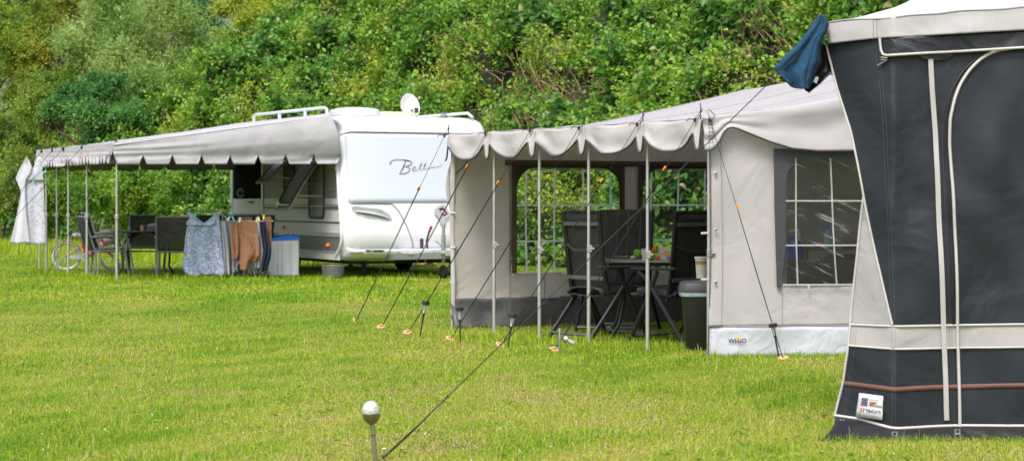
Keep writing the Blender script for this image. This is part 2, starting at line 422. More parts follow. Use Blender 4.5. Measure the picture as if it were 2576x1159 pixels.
# broad leaved weeds pressed into the lawn
nw = 420; wy = 9.4*(24/9.4)**rng.uniform(0, 1, nw); wx = rng.uniform(-1, 1, nw)*(wy*.26)
ok_ = SNa(np.stack([wx*1.2+20, wy, 0*wx], 1)) > -.1; wx, wy = wx[ok_], wy[ok_]; nw = len(wx)
Cw = np.repeat(np.stack([wx, wy, np.full(nw, .012)], 1), 7, 0)+rng.normal(0, .006, (nw*7, 3))*np.array([1, 1, .3]); aw_ = rng.uniform(0, 2*np.pi, nw*7)
Dw = np.stack([np.cos(aw_), np.sin(aw_), rng.uniform(.25, .9, nw*7)], 1); Lw = rng.uniform(.014, .036, nw*7)
v_, f_, kv_ = leaves(Cw, Dw, np.tile([0., 0., 1.], (nw*7, 1))+rng.normal(0, .3, (nw*7, 3)), Lw, Lw*.42)
wo_ = np_mesh('lawn_weeds', v_, f_, leafmat('weed_leaf', [(0, (.12,.30,.03)), (.6, (.24,.43,.04)), (.9, (.40,.42,.08)), (1, (.34,.20,.09))], transl=.35), np.repeat(rng.uniform(0, 1, nw*7), kv_))
tag(wo_, 'small broad leaved weeds pressed flat among the lawn grass', 'weeds', kind='stuff')
# ---- the overgrown bank behind the pitches
A0 = np.array([-18.0, 62.9]); LD = np.array([.588, -.81]); ND = np.array([.81, .588])
def Htop(l): return np.interp(l, [0, 5.4, 8.5, 11.1, 14, 18, 40], [2.6, 2.9, 4.1, 5.5, 6.9, 8.2, 8.6])
S1 = SN(3.2, seed=11); S2 = SN(1.1, seed=12); S3 = SN(.45, seed=13); SC = SN(2.6, seed=15); SC2 = SN(.9, seed=16)
def bank(l, h):
    """point on the smooth bank; l metres along, h 0..1 up"""
    H = Htop(l); xy = A0+np.outer(l, LD)+np.outer(H*(.10+.80*np.minimum(h, 1)**1.15)+np.maximum(h-1, 0)*9, ND)
    return np.stack([xy[:,0], xy[:,1], H*np.minimum(h, 1)+np.maximum(h-1, 0)*2.0], 1)
out_n = np.array([-.81*.72, -.588*.72, .69])
def lump(Pt): return .50*S1(Pt)+.32*S2(Pt)+.16*S3(Pt)
def bank_l(l, h):
    p = bank(l, h); k = np.clip(h*6, 0, 1)
    return p+out_n*(lump(p)*k)[:, None]
NL, NH = 260, 46
ll, hh = np.meshgrid(np.linspace(-6, 46, NL), np.linspace(0, 1, NH)); ll = ll.ravel(); hh = hh.ravel()
bp_ = bank_l(ll, hh)-out_n*.28
back = bank(ll[-NL:], np.ones(NL)); back2 = back+np.array([ND[0]*25, ND[1]*25, -.3]); allp = np.concatenate([bp_, back2]); rows = NH+1
idx = np.arange(rows*NL).reshape(rows, NL)
fq = np.stack([idx[:-1,:-1], idx[:-1,1:], idx[1:,1:], idx[1:,:-1]], -1).reshape(-1, 4)
soil = mat('bank_soil', (.022,.028,.010), .95, var=.5, vs=1.5, bump=.03, bs=6)  # dark soil, deepened in colour to put shade into the leaf gaps
o = np_mesh('embankment', allp, [fq], soil); tag(o, kind='structure')
def bramble_points(n, l0, l1, h0=0.0, h1=1.02):
    l = rng.uniform(l0, l1, n); h = rng.uniform(h0, h1, n); return l, h
clusters = 64000
# more clusters where the bank is near the camera, drawn only where the photograph can see it
l, h = bramble_points(clusters, -1, 41, 0.0, 1.22)
p = bank_l(l, h)
u_ = CX+p[:,0]/p[:,1]*F; v_ = HZ-(p[:,2]-EYE)/p[:,1]*F
ok = (u_ > -250) & (u_ < 2900) & (v_ > -160)
l, h, p = l[ok], h[ok], p[ok]
gap = S2(p*1.0+7.0)+.6*S3(p+3)
thin = (gap < -.70) & (rng.uniform(0, 1, len(p)) < .80)
bare = np.zeros(len(p), bool)
u_ = CX+p[:,0]/p[:,1]*F; v_ = HZ-(p[:,2]-EYE)/p[:,1]*F
for (bu, bv, ru, rv) in [(1330,215,110,55),(1290,330,110,40),(1930,85,70,45),(1480,240,60,60),(1880,200,40,60)]:
    bare |= ((((u_-bu)/ru)**2+((v_-bv)/rv)**2) < 1) & (rng.uniform(0, 1, len(p)) < .62)
keep = ~thin & ~bare; l, h, p, gap = l[keep], h[keep], p[keep], gap[keep]
K = 9; m = len(p)
cd = unit(rng.normal(size=(m, 3))*.7+out_n+np.array([0, 0, -.1]))         # cane direction
cc = p+out_n*rng.uniform(-.12, .16, m)[:, None]
C = []; Dv = []; Nv = []; Ls = []; T = []
csize = rng.uniform(.75, 1.25, m)
kind = SC(p)*.6+.42*SC2(p)+rng.normal(0, .18, m)                     # species / age patches
for k in range(K):
    s = (k/K)*.34*csize
    C.append(cc+cd*s[:, None]+rng.normal(0, .05, (m, 3)))
    Dv.append(unit(cd*.5+rng.normal(size=(m, 3))*.8+np.array([0, 0, -.25])))
    Nv.append(unit(rng.normal(size=(m, 3))*.45+out_n*.5+np.array([0, 0, .85])))
    Ls.append(rng.uniform(.055, .125, m)*csize*np.where(kind < -.45, 1.45, np.where(kind > .5, .75, 1.0)))
    T.append(np.clip(.46+.28*kind+rng.normal(0, .10, m)+(k/K-.5)*.14, 0, 1))
C = np.concatenate(C); Dv = np.concatenate(Dv); Nv = np.concatenate(Nv); Ls = np.concatenate(Ls); T = np.concatenate(T)
u_ = np.random.default_rng(5).uniform(0, 1, len(T)); T = np.where(u_ < .035, .97, T)
v, f, kv = leaves(C, Dv, Nv, Ls, Ls*rng.uniform(.55, .8, len(Ls)))
brm = leafmat('bramble_leaves', [(0, (.03,.11,.03)), (.22, (.085,.235,.04)), (.45, (.19,.39,.045)), (.68, (.31,.46,.045)), (.86, (.45,.50,.06)), (.93, (.38,.22,.09)), (1, (.58,.54,.36))], transl=.4, rough=.42)
bo = np_mesh('bramble_thicket', v, f, brm, np.repeat(T, kv))
tag(bo, 'dense thicket of brambles covering the steep bank behind the caravans', 'brambles', kind='stuff')
# dead canes
mb = MB(); cr = random.Random(9)
def cane(u, v, su, sv, ln, n):
    for _ in range(n):
        uu = cr.gauss(u, su); vv = cr.gauss(v, sv)
        X_Y = (uu-CX)/F; lg = np.linspace(0, 40, 400); q = A0[None]+np.outer(lg, LD)
        # station along the bank seen at this column, height from the row
        best = None
        for hq in np.linspace(.02, .98, 30):
            pq = bank(lg, np.full(400, hq)); e = np.abs(CX+pq[:,0]/pq[:,1]*F-uu)+np.abs(HZ-(pq[:,2]-EYE)/pq[:,1]*F-vv)
            i = int(e.argmin())
            if best is None or e[i] < best[0]: best = (e[i], lg[i], hq)
        pt = bank_l(np.array([best[1]]), np.array([best[2]]))[0]+out_n*cr.uniform(.05, .35)
        a = cr.uniform(0, 6.28); d = Vector((LD[0]*math.cos(a), LD[1]*math.cos(a), math.sin(a)*.75)); L_ = ln*cr.uniform(.5, 1.3); pts = []
        sag = cr.uniform(.1, .35)
        for k in range(8):
            t = k/7-.5; pts.append(Vector(pt)+d*(t*L_)+Vector(out_n)*(.12-sag*t*t*2)+Vector((0,0,-sag*t*t))+Vector((cr.gauss(0,.008),cr.gauss(0,.008),cr.gauss(0,.008))))
        r0 = cr.uniform(.004, .010); mb.tube(pts, [r0*(1-.6*k/7) for k in range(8)], 5)
cane(1330, 215, 90, 40, 1.2, 80); cane(1300, 330, 90, 30, 1.1, 60); cane(1920, 90, 50, 35, .9, 60); cane(1480, 230, 50, 50, 1.0, 18); cane(1890, 190, 30, 60, .9, 12)
cane(1100, 200, 350, 120, .8, 40); cane(560, 330, 120, 80, .8, 14)
tag(mb.build('dead_canes', mat('dead_cane', (.30,.185,.115), .85, var=.35, vs=2)), 'tangle of dry brown bramble canes showing through the leaves', 'dead canes', kind='stuff')

# ---- trees and shrubs at the left end of the bank
bark = mat('bark', (.10,.075,.05), .95, var=.35, vs=5, bump=.02, bs=14)
def tree(name, label, cat, base, lobes, n, leaf, stops, shoot=.5, up=.4, slim=.35, group=None, trunk=.12, transl=.4, six=False, hang=0.0, seed=1, splay=1.0):
    """lobes: list of (u, v, Y, ru, rv) ellipsoids given where the crown stands"""
    g = np.random.default_rng(seed); rr = random.Random(seed)
    root = thing(name, label, cat, base, 0, group)
    Ls = []
    for (u, v, Y, ru, rv) in lobes:
        c = P(u, v, Y); Ls.append((np.array(c), ru/F*Y*.62, rv/F*Y*.62))
        for _ in range(7):
            an = rr.uniform(0, 6.28); k_ = rr.uniform(.45, 1.2); q_ = P(u+math.cos(an)*ru*k_, v-math.sin(an)*rv*k_, Y+rr.gauss(0,.35)*(ru+rv)/2/F*Y)
            s_ = rr.uniform(.26, .46); Ls.append((np.array(q_), ru/F*Y*s_, rv/F*Y*s_*rr.uniform(.7, 1.1)))
    wts = np.array([a*b_ for _, a, b_ in Ls]); wts = wts/wts.sum()
    Cs = []; Ds = []; Ns = []; Sz = []; Tt = []
    sn = SN(1.3, seed=seed+50); sn2 = SN(.5, seed=seed+51)
    for (c, rx, rz), wt_ in zip(Ls, wts):
        k = int(n*wt_/8)
        d = unit(g.normal(size=(k, 3))); 
        rad = g.uniform(0, 1, k)**.33*(.80+.22*sn(d*2.2+c)+.14*sn2(d*2.5+c))
        ry = (rx+rz)*.42
        q = c+d*np.stack([rad*rx, rad*ry, rad*rz], 1)
        keep = (sn(q)+.6*sn2(q) > -.45); q = q[keep]; d = d[keep]; rad = rad[keep]; k = len(q)
        sd_ = unit(d*splay+np.array([0, 0, up])+g.normal(size=(k, 3))*.45)
        tb = .45+.16*sn(q*.8+5)+g.normal(0, .08, k)
        sl_ = shoot*g.uniform(.5, 1.2, k)
        for j in range(8):
            t = j/8
            Cs.append(q+sd_*(t*sl_)[:, None]+g.normal(0, .03, (k, 3))-np.array([0, 0, 1])*(hang*t*t*sl_)[:, None])
            Ds.append(unit(sd_*.7+g.normal(size=(k, 3))*.75+np.array([0, 0, -.15-hang])))
            Ns.append(unit(g.normal(size=(k, 3))*.6+np.array([0, 0, .8])+d*.3))
            Sz.append(leaf*g.uniform(.65, 1.25, k)*(1.1-.5*t)); Tt.append(np.clip(tb+t*.22+g.normal(0, .09, k), 0, 1))
    C = np.concatenate(Cs); D_ = np.concatenate(Ds); Nn = np.concatenate(Ns); S_ = np.concatenate(Sz)
    v, f, kv = leaves(C, D_, Nn, S_, S_*slim*g.uniform(.8, 1.2, len(S_)), six=six)
    v = v-np.array(base)
    lo = np_mesh('crown', v, f, leafmat(name+'_leaf', stops, transl=transl), np.repeat(np.concatenate(Tt), kv)); lo.parent = root
    mb = MB(); b0 = Vector(base)
    cen = Vector(sum(c for c, _, _ in Ls)/len(Ls)); fork = b0.lerp(Vector((cen.x, cen.y, cen.z)), .45); fork.z = max(fork.z, b0.z+.4)
    shrub = cat == 'bush'
    def limb(p, q, r0, r1):
        pts = [p.lerp(q, t/6)+Vector((rr.gauss(0,.05),rr.gauss(0,.05),0))*(1 if 0 < t < 6 else 0)*(q-p).length*.5 for t in range(7)]
        mb.tube(pts, [lerp(r0, r1, t/6) for t in range(7)], 7); return pts
    limb(b0-Vector((0,0,.2)), fork, trunk, trunk*.75)
    for (c, rx, rz) in ([] if shrub else Ls[::3]):
        tgt = Vector(c)+Vector((0,0,rz*.35)); pts = limb(fork, tgt, trunk*.6, trunk*.15)
        for _ in range(5):
            p0 = pts[rr.randint(2, 5)]; dr = Vector((rr.gauss(0,1), rr.gauss(0,.8), rr.uniform(.1,1.0))).normalized()
            limb(p0, p0+dr*rr.uniform(.5,.9)*max(rx, rz), trunk*.22, .008)
    mb.build('trunk', bark, root)
    return root
G_olive = [(0,(.045,.12,.02)),(.35,(.13,.25,.032)),(.65,(.27,.40,.05)),(1,(.46,.52,.09))]
G_willow = [(0,(.065,.15,.035)),(.35,(.19,.34,.07)),(.65,(.36,.52,.13)),(1,(.58,.68,.27))]
G_yel = [(0,(.10,.20,.02)),(.35,(.26,.39,.035)),(.65,(.44,.52,.05)),(1,(.6,.58,.09))]
G_blue = [(0,(.02,.08,.035)),(.35,(.05,.18,.06)),(.65,(.10,.29,.09)),(1,(.22,.42,.12))]
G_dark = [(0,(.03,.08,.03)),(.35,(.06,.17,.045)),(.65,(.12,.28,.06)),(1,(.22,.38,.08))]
G_orange = [(0,(.08,.15,.02)),(.35,(.19,.31,.035)),(.65,(.36,.43,.05)),(1,(.55,.44,.06))]
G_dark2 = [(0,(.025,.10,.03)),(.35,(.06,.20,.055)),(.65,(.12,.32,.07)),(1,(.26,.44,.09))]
grp = 'trees along the top of the bank'
tree('broadleaf_tree', 'tall light green tree at the far left edge of the field', 'tree', (-18.5,66,2.2), [(10,60,68,110,110),(40,200,66,110,90),(-30,330,64,110,110)], 52000, .12, [(0,(.08,.20,.03)),(.35,(.21,.40,.045)),(.65,(.38,.56,.08)),(1,(.56,.66,.15))], .45, .35, .5, grp, .16, seed=21)
tree('yellowing_tree', 'tree with yellow orange leaves between the light green tree and the pale willow', 'tree', (-15.6,64,2.4), [(120,85,66,90,90),(190,30,68,80,60),(150,190,64,80,60),(60,150,65,70,60)], 46000, .11, G_orange, .4, .3, .55, grp, .13, seed=22)
tree('olive_tree', 'broad olive green tree with drooping foliage low on the left', 'tree', (-13.6,60,2.2), [(110,290,60,110,100),(210,250,60,85,75),(60,380,58,90,60),(230,160,62,60,80)], 52000, .11, G_olive, .4, .1, .5, grp, .14, hang=.5, seed=23)
tree('willow_tree', 'pale grey green willow with upright pointed shoots above the bank', 'tree', (-10.8,59,2.6), [(330,110,60,120,90),(400,60,62,100,80),(290,190,59,90,60),(440,140,61,80,60),(370,240,58,90,50),(260,70,61,70,60)], 70000, .15, G_willow, .8, .9, .26, grp, .15, seed=24)
tree('dark_tree', 'dark blue green tree rising behind the willow at the top of the frame', 'tree', (-10.6,69,4.0), [(520,60,70,70,85),(560,120,69,45,45),(480,10,72,70,60)], 42000, .14, G_blue, .4, .2, .45, grp, .2, seed=25)
tree('golden_shrub', 'bright yellow green shrub at the top of the bank right of the dark tree', 'shrub', (-8.2,61.5,4.6), [(640,55,63,75,60),(700,15,64,70,45),(610,20,64,45,40)], 42000, .11, G_yel, .5, .5, .5, grp, .09, seed=26)
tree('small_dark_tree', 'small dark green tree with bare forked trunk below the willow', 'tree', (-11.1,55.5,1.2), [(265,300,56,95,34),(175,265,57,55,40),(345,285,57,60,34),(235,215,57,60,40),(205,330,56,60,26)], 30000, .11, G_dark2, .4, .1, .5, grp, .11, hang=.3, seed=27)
tree('back_tree', 'dark green tree filling the gap behind the yellowing tree', 'tree', (-17,78,2), [(80,120,80,190,160),(330,60,82,200,130),(640,-30,84,170,90)], 52000, .22, G_dark, .5, .2, .5, grp, .22, seed=28)
# low bushes at the bank foot on the left
tree('bank_shrub', 'rounded green bush at the foot of the bank left of the awning', 'bush', (-13.9,55,0), [(20,500,55,75,75),(80,440,56,70,60)], 26000, .09, G_olive, .3, .3, .55, 'bushes at the foot of the bank', .05, seed=31)
tree('bank_shrub', 'leafy bush behind the awning poles and bicycle', 'bush', (-11.4,52,0), [(240,490,52,90,70),(340,470,52,90,70),(160,450,53,70,60)], 36000, .09, [(0,(.035,.12,.02)),(.35,(.11,.27,.03)),(.65,(.23,.42,.045)),(1,(.42,.54,.07))], .3, .3, .6, 'bushes at the foot of the bank', .05, seed=32)
# ================================================================== far pitch: caravan, sun canopy and what stands under it
M_white = mat('caravan_white', (.72,.735,.76), .28, var=.02, vs=2, dirt=.12, coat=.4, dirtcol=(.42,.42,.38))
M_pale = mat('caravan_front_panel', (.60,.655,.74), .18, var=.015, vs=1, dirt=.10, coat=.5, dirtcol=(.5,.52,.52))
M_side = mat('hammered_alu', (.56,.57,.57), .4, var=.04, vs=3, bump=.003, bs=60)
M_band = mat('grey_band', (.13,.135,.14), .45, var=.08, vs=4, bump=.001, bs=60)
M_band2 = mat('ribbed_grey', (.19,.20,.20), .5, var=.08, vs=4)
M_line = mat('dark_seam', (.03,.03,.03), .6)
M_black = mat('black_plastic', (.018,.018,.02), .45, var=.2)
M_rubber = mat('tyre_rubber', (.02,.02,.02), .85, var=.2, bump=.002)
M_steel = mat('galvanised_steel', (.42,.43,.43), .45, .85, var=.12, vs=12)
M_alu = mat('pole_aluminium', (.55,.56,.56), .38, .55, var=.06, vs=14)
M_greypl = mat('grey_plastic', (.28,.29,.29), .5)
M_amber = mat('amber_lens', (.75,.20,.02), .25)
M_smoke = mat('smoked_acrylic', (.045,.042,.035), .12, var=.2, vs=2, coat=.6)
M_blind = mat('pleated_blind', (.20,.205,.19), .7, var=.1)
M_dark = mat('interior_shade', (.006,.006,.007), .95, spec=.05)
C0 = Vector((-2.77, 33.0, 0)); CL = 5.75; CW = 2.70
FM = [(.28,.02),(.40,.20),(.55,.30),(.75,.29),(1.2,.20),(1.6,.125),(2.0,.06),(2.37,0),(2.50,-.07),(2.58,-.17),(2.63,-.32),(2.655,-.55)]
def fm(z): return interp(z, FM)
def CP(s, w, z): return C0+DD*s+EE*w+Vector((0,0,z))
cv = thing('touring_caravan', 'white touring caravan with script lettering on its front and dark open windows', 'caravan', CP(0,1.35,0))
# shell: side profile carried across the width with rounded edges
prof = [(-(fm(z)-.1), z) for z, _ in FM]+[(1.6,2.66),(4.2,2.65),(5.2,2.60),(5.6,2.45),(5.72,2.1),(5.75,1.0),(5.72,.32),(4.2,.28),(2.0,.28)]
pc = (2.8, 1.45)
def shell(i, wv):
    t = wv/CW*2-1; o_ = 0.11*(abs(t)**26)
    s, z = prof[i]; bul = -.0 if s > 2 else -.10*(1-abs(t)**3)*(1 if s < 1 and z < 2.6 else 0)
    return CP(pc[0]+(s-pc[0])*(1-o_*.33)+bul, wv, pc[1]+(z-pc[1])*(1-o_))
ws = [0,.004,.015,.04,.08,.15,.3,.6,.9,1.2,1.5,1.8,2.1,2.4,2.55,2.62,2.66,2.685,2.696,2.70]
mb = MB(); n = len(prof)
mb.add([shell(i, w_) for w_ in ws for i in range(n)], [(j*n+i, j*n+(i+1) % n, (j+1)*n+(i+1) % n, (j+1)*n+i) for j in range(len(ws)-1) for i in range(n)]+[tuple(range(n))[::-1], tuple((len(ws)-1)*n+i for i in range(n))])
body = mb.build('body', M_white, cv, ang=50)
def FS(w_, z, off=.004):
    """point on the bulging front wall, off metres proud of it"""
    t = w_/CW*2-1; bul = .10*(1-abs(t)**3); o_ = 0.11*(abs(t)**26)
    s = -(fm(z)-.1); s = pc[0]+(s-pc[0])*(1-o_*.33)
    return CP(s-bul-off, w_, pc[1]+(z-pc[1])*(1-o_))
mb = MB(); mb.grid(lambda a, c: FS(.10+a*2.52, 1.215+c*1.145, .006), 24, 14)
mb.build('front_panel', M_pale, cv, ang=60, solid=.001)
mb = MB(); mb.tube([FS(.04+a/20*2.6, 2.372, .012) for a in range(21)], .017, 8, sq=.6); mb.build('front_lip', M_white, cv)
mb = MB(); mb.tube([FS(.10+a/20*2.50, 2.35, .008) for a in range(21)], .006, 6); mb.build('lip_seal', mat('seal_grey', (.25,.25,.25), .6), cv)
# gas locker lid: outline groove, recessed handle
mb = MB()
pl = [(.13,1.20),(.5,1.205),(.82,1.20),(.93,1.08),(1.04,.85),(1.13,.60),(1.18,.42),(1.19,.34)]
mb.tube([FS(lerp(a,e,k/6), lerp(c,f_,k/6), .008) for (a, c), (e, f_) in zip(pl, pl[1:]) for k in range(6)], .006, 6); mb.build('locker_seam', mat('seam_grey', (.10,.10,.10), .6), cv)
mb = MB(); hp = [(.14,1.15),(.22,1.16),(.62,1.115),(.76,1.03),(.80,.95),(.74,.93),(.40,.98),(.22,1.03),(.14,1.10)]
mb.prism([FS(a, c, .002) for a, c in hp], -DD*.010); hr = mb.build('handle_recess', mat('recess_grey', (.30,.31,.32), .4), cv)
mb = MB(); mb.tube([FS(a, c, .02) for a, c in [(.20,1.08),(.34,1.065),(.5,1.04),(.64,1.005),(.74,.965)]], [.02,.032,.034,.030,.016], 10, sq=.6); mb.build('handle', mat('chrome_white', (.75,.76,.77), .12, .4), hr)
mb = MB(); mb.tube([FS(a, c, .004) for a, c in hp], .009, 6, closed=True); mb.build('handle_rim', M_white, hr)
# bumper skirt with lamp and vent
mb = MB(); mb.grid(lambda a, c: FS(.05+a*1.15, .30+c*.17, .02+.035*math.sin(math.pi*c)), 14, 6); mb.build('bumper', M_white, cv, solid=.01)
mb = MB(); mb.ell(FS(.20,.43,.055), (.10,.05,.032), 14, 8); mb.build('fog_lamp', mat('lamp_lens', (.5,.5,.46), .15), cv)
mb = MB(); mb.prism([FS(a, c, .05) for a, c in [(.34,.46),(.66,.455),(.60,.385),(.40,.375)]], -DD*.008); mb.build('vent_grille', M_line, cv)
mb = MB(); mb.prism([FS(a, c, .055) for a, c in [(.34,.40),(.48,.465),(.46,.39)]], -DD*.012); mb.build('vent_fin', M_white, cv)
mb = MB(); mb.bar(FS(1.2,.40,-.04), FS(2.5,.40,-.04), .12, .05); mb.build('front_sill', mat('chassis_grey',(.33,.34,.34), .5), cv)
# emblem
ex, ez = 1.68, .99
ea = EE; eb = Vector((0,0,1))
ec = FS(ex, ez, .012)
def EP(x, y, k=1, o=0): return FS(ex+x, ez+y, .03+o)
sh = [(-.14,.06),(-.13,.13),(-.09,.13),(-.09,.16),(-.04,.16),(-.04,.19),(.01,.18),(.02,.21),(.07,.18),(.13,.06),(.11,-.02),(.05,-.05),(.05,-.12),(.0,-.15),(-.05,-.10),(-.06,-.03)]
mb = MB(); mb.prism([EP(x, y) for x, y in sh], -DD*.006); emb = mb.build('emblem', mat('emblem_silver', (.52,.52,.52), .3, .4), cv)
mb = MB(); mb.prism([EP(x, y, 1, .008) for x, y in [(-.06,.13),(.02,.16),(.10,.05),(.02,.01)]], -DD*.003); mb.build('emblem_field', mat('emblem_red', (.13,.012,.02), .4), emb)
mb = MB(); mb.prism([EP(x, y, 1, .013) for x, y in [(-.03,.10),(.02,.10),(.05,.06),(.03,.04),(-.01,.07)]], -DD*.002); mb.build('emblem_figure', mat('emblem_white', (.6,.6,.6), .4), emb)
# script lettering (strokes drawn in photograph pixels, laid on the front panel)
def onfront(u, v):
    w0 = 1.35
    for _ in range(12):
        p = FS(w0, 2.0, 0); z = EYE-(v-HZ)/F*p.y; z = min(max(z, 1.25), 2.3); p = FS(w0, z, .014); w0 += (u-(CX+p.x/p.y*F))*p.y/F*1.1
    return FS(w0, EYE-(v-HZ)/F*FS(w0, 2, 0).y, .014)
strokes = [([(985,410),(979,417),(981,404),(1000,401),(1020,402),(1032,405)], .011),
           ([(1021,404),(1017,415),(1011,428),(1006,437)], .016),
           ([(1014,403),(1032,405),(1038,409),(1034,415),(1022,419),(1014,420)], .013),
           ([(1018,419),(1030,421),(1033,428),(1024,436),(1012,438),(1004,437)], .014),
           ([(1038,427),(1046,424),(1047,419),(1042,419),(1037,424),(1037,430),(1043,431),(1052,427)], .009),
           ([(1052,427),(1060,416),(1063,409),(1059,411),(1055,421),(1056,429),(1064,426)], .008),
           ([(1064,426),(1070,416),(1073,409),(1069,411),(1065,421),(1067,428),(1075,424)], .008),
           ([(1075,424),(1079,418),(1078,426),(1084,423),(1088,417),(1086,424),(1092,418),(1094,424),(1100,420),(1102,416),(1101,422),(1115,413)], .007),
           ([(1081,413),(1083,412)], .008), ([(1105,410),(1107,409)], .008)]
mb = MB()
for pts, r_ in strokes:
    q = []
    for (a, c), (e, f_) in zip(pts, pts[1:]):
        for t in (0, .5): q.append(onfront(a+(e-a)*t, c+(f_-c)*t))
    q.append(onfront(*pts[-1]))
    for _ in range(2): q = [q[0]]+[(q[i-1]+q[i]*2+q[i+1])/4 for i in range(1, len(q)-1)]+[q[-1]]
    mb.ribbon(q, [r_*(.55+.45*math.sin(math.pi*i/max(1, len(q)-1)))*.85 for i in range(len(q))], -DD)
mb.build('script_lettering', mat('lettering_red', (.17,.02,.035), .4), cv)
# --- long side (w = 0), bands of cladding
def SP(s, z, o=0): return CP(s, -o, z)
def slab(name, m, s0, s1, z0, z1, t, parent=cv):
    mb = MB(); mb.add([SP(s, z, o) for o in (-.02, t) for s, z in ((s0,z0),(s1,z0),(s1,z1),(s0,z1))], [(0,3,2,1),(4,5,6,7),(0,1,5,4),(1,2,6,5),(2,3,7,6),(3,0,4,7)]); return mb.build(name, m, parent)
S0, S1_ = .10, 5.62
slab('side_skirt', M_side, .05, S1_, .29, .405, .006)
slab('skirt_strip', M_alu, .02, S1_, .41, .43, .018)
slab('side_band', M_band, .0, S1_, .432, .665, .006)
slab('trim_strip', M_alu, .0, S1_, .668, .69, .020)
slab('trim_strip', M_alu, .0, S1_, .71, .73, .020)
slab('side_panel', M_side, .0, S1_, .735, .885, .006)
slab('dark_strip', M_line, .0, S1_, .888, .905, .016)
slab('side_panel', M_side, .0, S1_, .91, 1.105, .006)
slab('rail', M_band, .0, S1_, 1.108, 1.185, .014); slab('rail_bead', M_alu, .0, S1_, 1.155, 1.17, .026)
slab('side_panel', M_side, .05, S1_, 1.19, 1.285, .006)
slab('upper_cladding', M_band2, .15, 3.74, 1.288, 2.36, .006)
mb = MB()
for k in range(8): mb.bar(SP(.15, 1.44+k*.115, .008), SP(3.7, 1.44+k*.115, .008), .008, .012)
mb.build('cladding_rib', mat('rib_light', (.30,.31,.31), .5), cv)
mb = MB(); mb.tube([SP(-(fm(z)-.1)*.96+.09, 1.45+(z-1.45)*.93, .012) for z, _ in FM], .028, 8); mb.build('corner_trim', M_white, cv)
# side windows: openings with blinds, and the panes propped open
def window(s0, s1, z0, z1, out_, drop):
    fr = MB(); q = []
    r_ = .07
    for cs, cz, a0 in ((s1-r_, z1-r_, 0), (s0+r_, z1-r_, 90), (s0+r_, z0+r_, 180), (s1-r_, z0+r_, 270)):
        for k in range(5): a = R(a0+k*22.5); q.append(SP(cs+r_*math.cos(a), cz+r_*math.sin(a), .016))
    fr.tube(q, .020, 6, closed=True); f_ = fr.build('window', M_black, cv)
    m_ = MB(); m_.prism([p+EE*.004 for p in q], -EE*.002); m_.build('blind', M_blind, f_)
    m_ = MB(); k = 0
    s = s0+.04
    while s < s1-.03: m_.bar(SP(s, z0+.04, .018), SP(s, z1-.04, .018), .006, .006); s += .045
    m_.build('blind_pleat', mat('pleat_light', (.33,.33,.31), .7), f_)
    pb = MB()                                            # the acrylic pane, hinged along the top
    def pane(a, c): 
        cv_ = .05*math.sin(math.pi*c); return SP(s0-.03+a*(s1-s0+.06), z1-.0-drop*c, .05+out_*c+cv_*.6)
    pb.grid(pane, 6, 8); pb.build('pane', M_smoke, f_, solid=.03)
    pe = MB(); pe.tube([pane(0, 1), pane(1, 1)], .022, 8); pe.tube([pane(0, k/8) for k in range(9)], .014, 6); pe.tube([pane(1, k/8) for k in range(9)], .014, 6); pe.build('pane_edge', mat('pane_edge_grey', (.22,.22,.20), .4), f_)
    st = MB(); st.tube([SP((s0+s1)/2-.3, z0+.35*(z1-z0), .02), pane(.1, .75)], .009, 6); st.tube([SP(s0+.03, z0+.55*(z1-z0), .02), pane(.95, .5)], .009, 6); st.build('stay', M_alu, f_)
window(.70, 1.38, .965, 1.98, .56, .86)
window(2.13, 2.62, 1.42, 1.98, .46, .42)
# doorway with the lower half of the stable door
slab('door_frame', M_alu, 3.72, 3.80, .43, 2.36, .03); slab('door_frame', M_alu, 5.40, 5.47, .43, 2.36, .03)
slab('doorway_shade', M_dark, 3.80, 5.40, 1.286, 2.36, .004)  # black sheet over the wall, the unlit interior painted as colour
dr = slab('door', M_side, 3.82, 5.38, .72, 1.285, .028)
mb = MB(); mb.bar(SP(4.2,1.225,.05), SP(4.45,1.225,.05), .02, .03); mb.build('handle', M_black, dr)
slab('door_seam', M_line, 3.82, 5.38, 1.00, 1.012, .032, dr)
mb = MB(); mb.ell(SP(2.62,.79,.02), (.03,.03,.035), 10, 6); mb.build('side_marker', M_amber, cv)
mb = MB(); mb.ell(SP(.50,.52,.02), (.045,.045,.04), 10, 6); mb.build('side_marker', M_amber, cv)
# roof furniture
def rooflight(name, s, w_, ls, lw, h, m):
    mb = MB(); c = CP(s, w_, 2.655)
    def fn(a, b_):
        th = 2*math.pi*a; k = min(1, (1-b_)*1.6)**.35; ex_ = abs(math.cos(th))**.35*math.copysign(1, math.cos(th)); ey_ = abs(math.sin(th))**.35*math.copysign(1, math.sin(th))
        return c+DD*(ls/2*ex_*k)+EE*(lw/2*ey_*k)+Vector((0,0,h*b_**.45))
    mb.grid(fn, 40, 8); return mb.build(name, m, cv)
rooflight('roof_hatch', .95, .62, .7, .72, .150, M_white)
rooflight('roof_hatch', 1.3, 1.42, .7, .80, .105, mat('cream_plastic', (.66,.60,.47), .4))
mb = MB(); rl = [SP(.95,2.62,-.14), SP(.98,2.77,-.14), SP(1.08,2.795,-.14), SP(4.55,2.81,-.14), SP(4.68,2.79,-.14), SP(4.7,2.58,-.14)]
mb.tube(rl, .026, 8); 
for s in (2.0, 3.3): mb.tube([SP(s,2.60,-.14), SP(s,2.79,-.14)], .03, 8)
mb.build('roof_rail', M_white, cv)
mb = MB(); mb.tube([CP(.2,2.45,2.64), CP(.4,2.45,2.72), CP(3.9,2.45,2.74), CP(4.0,2.45,2.64)], .024, 8); mb.build('roof_rail', M_white, cv)
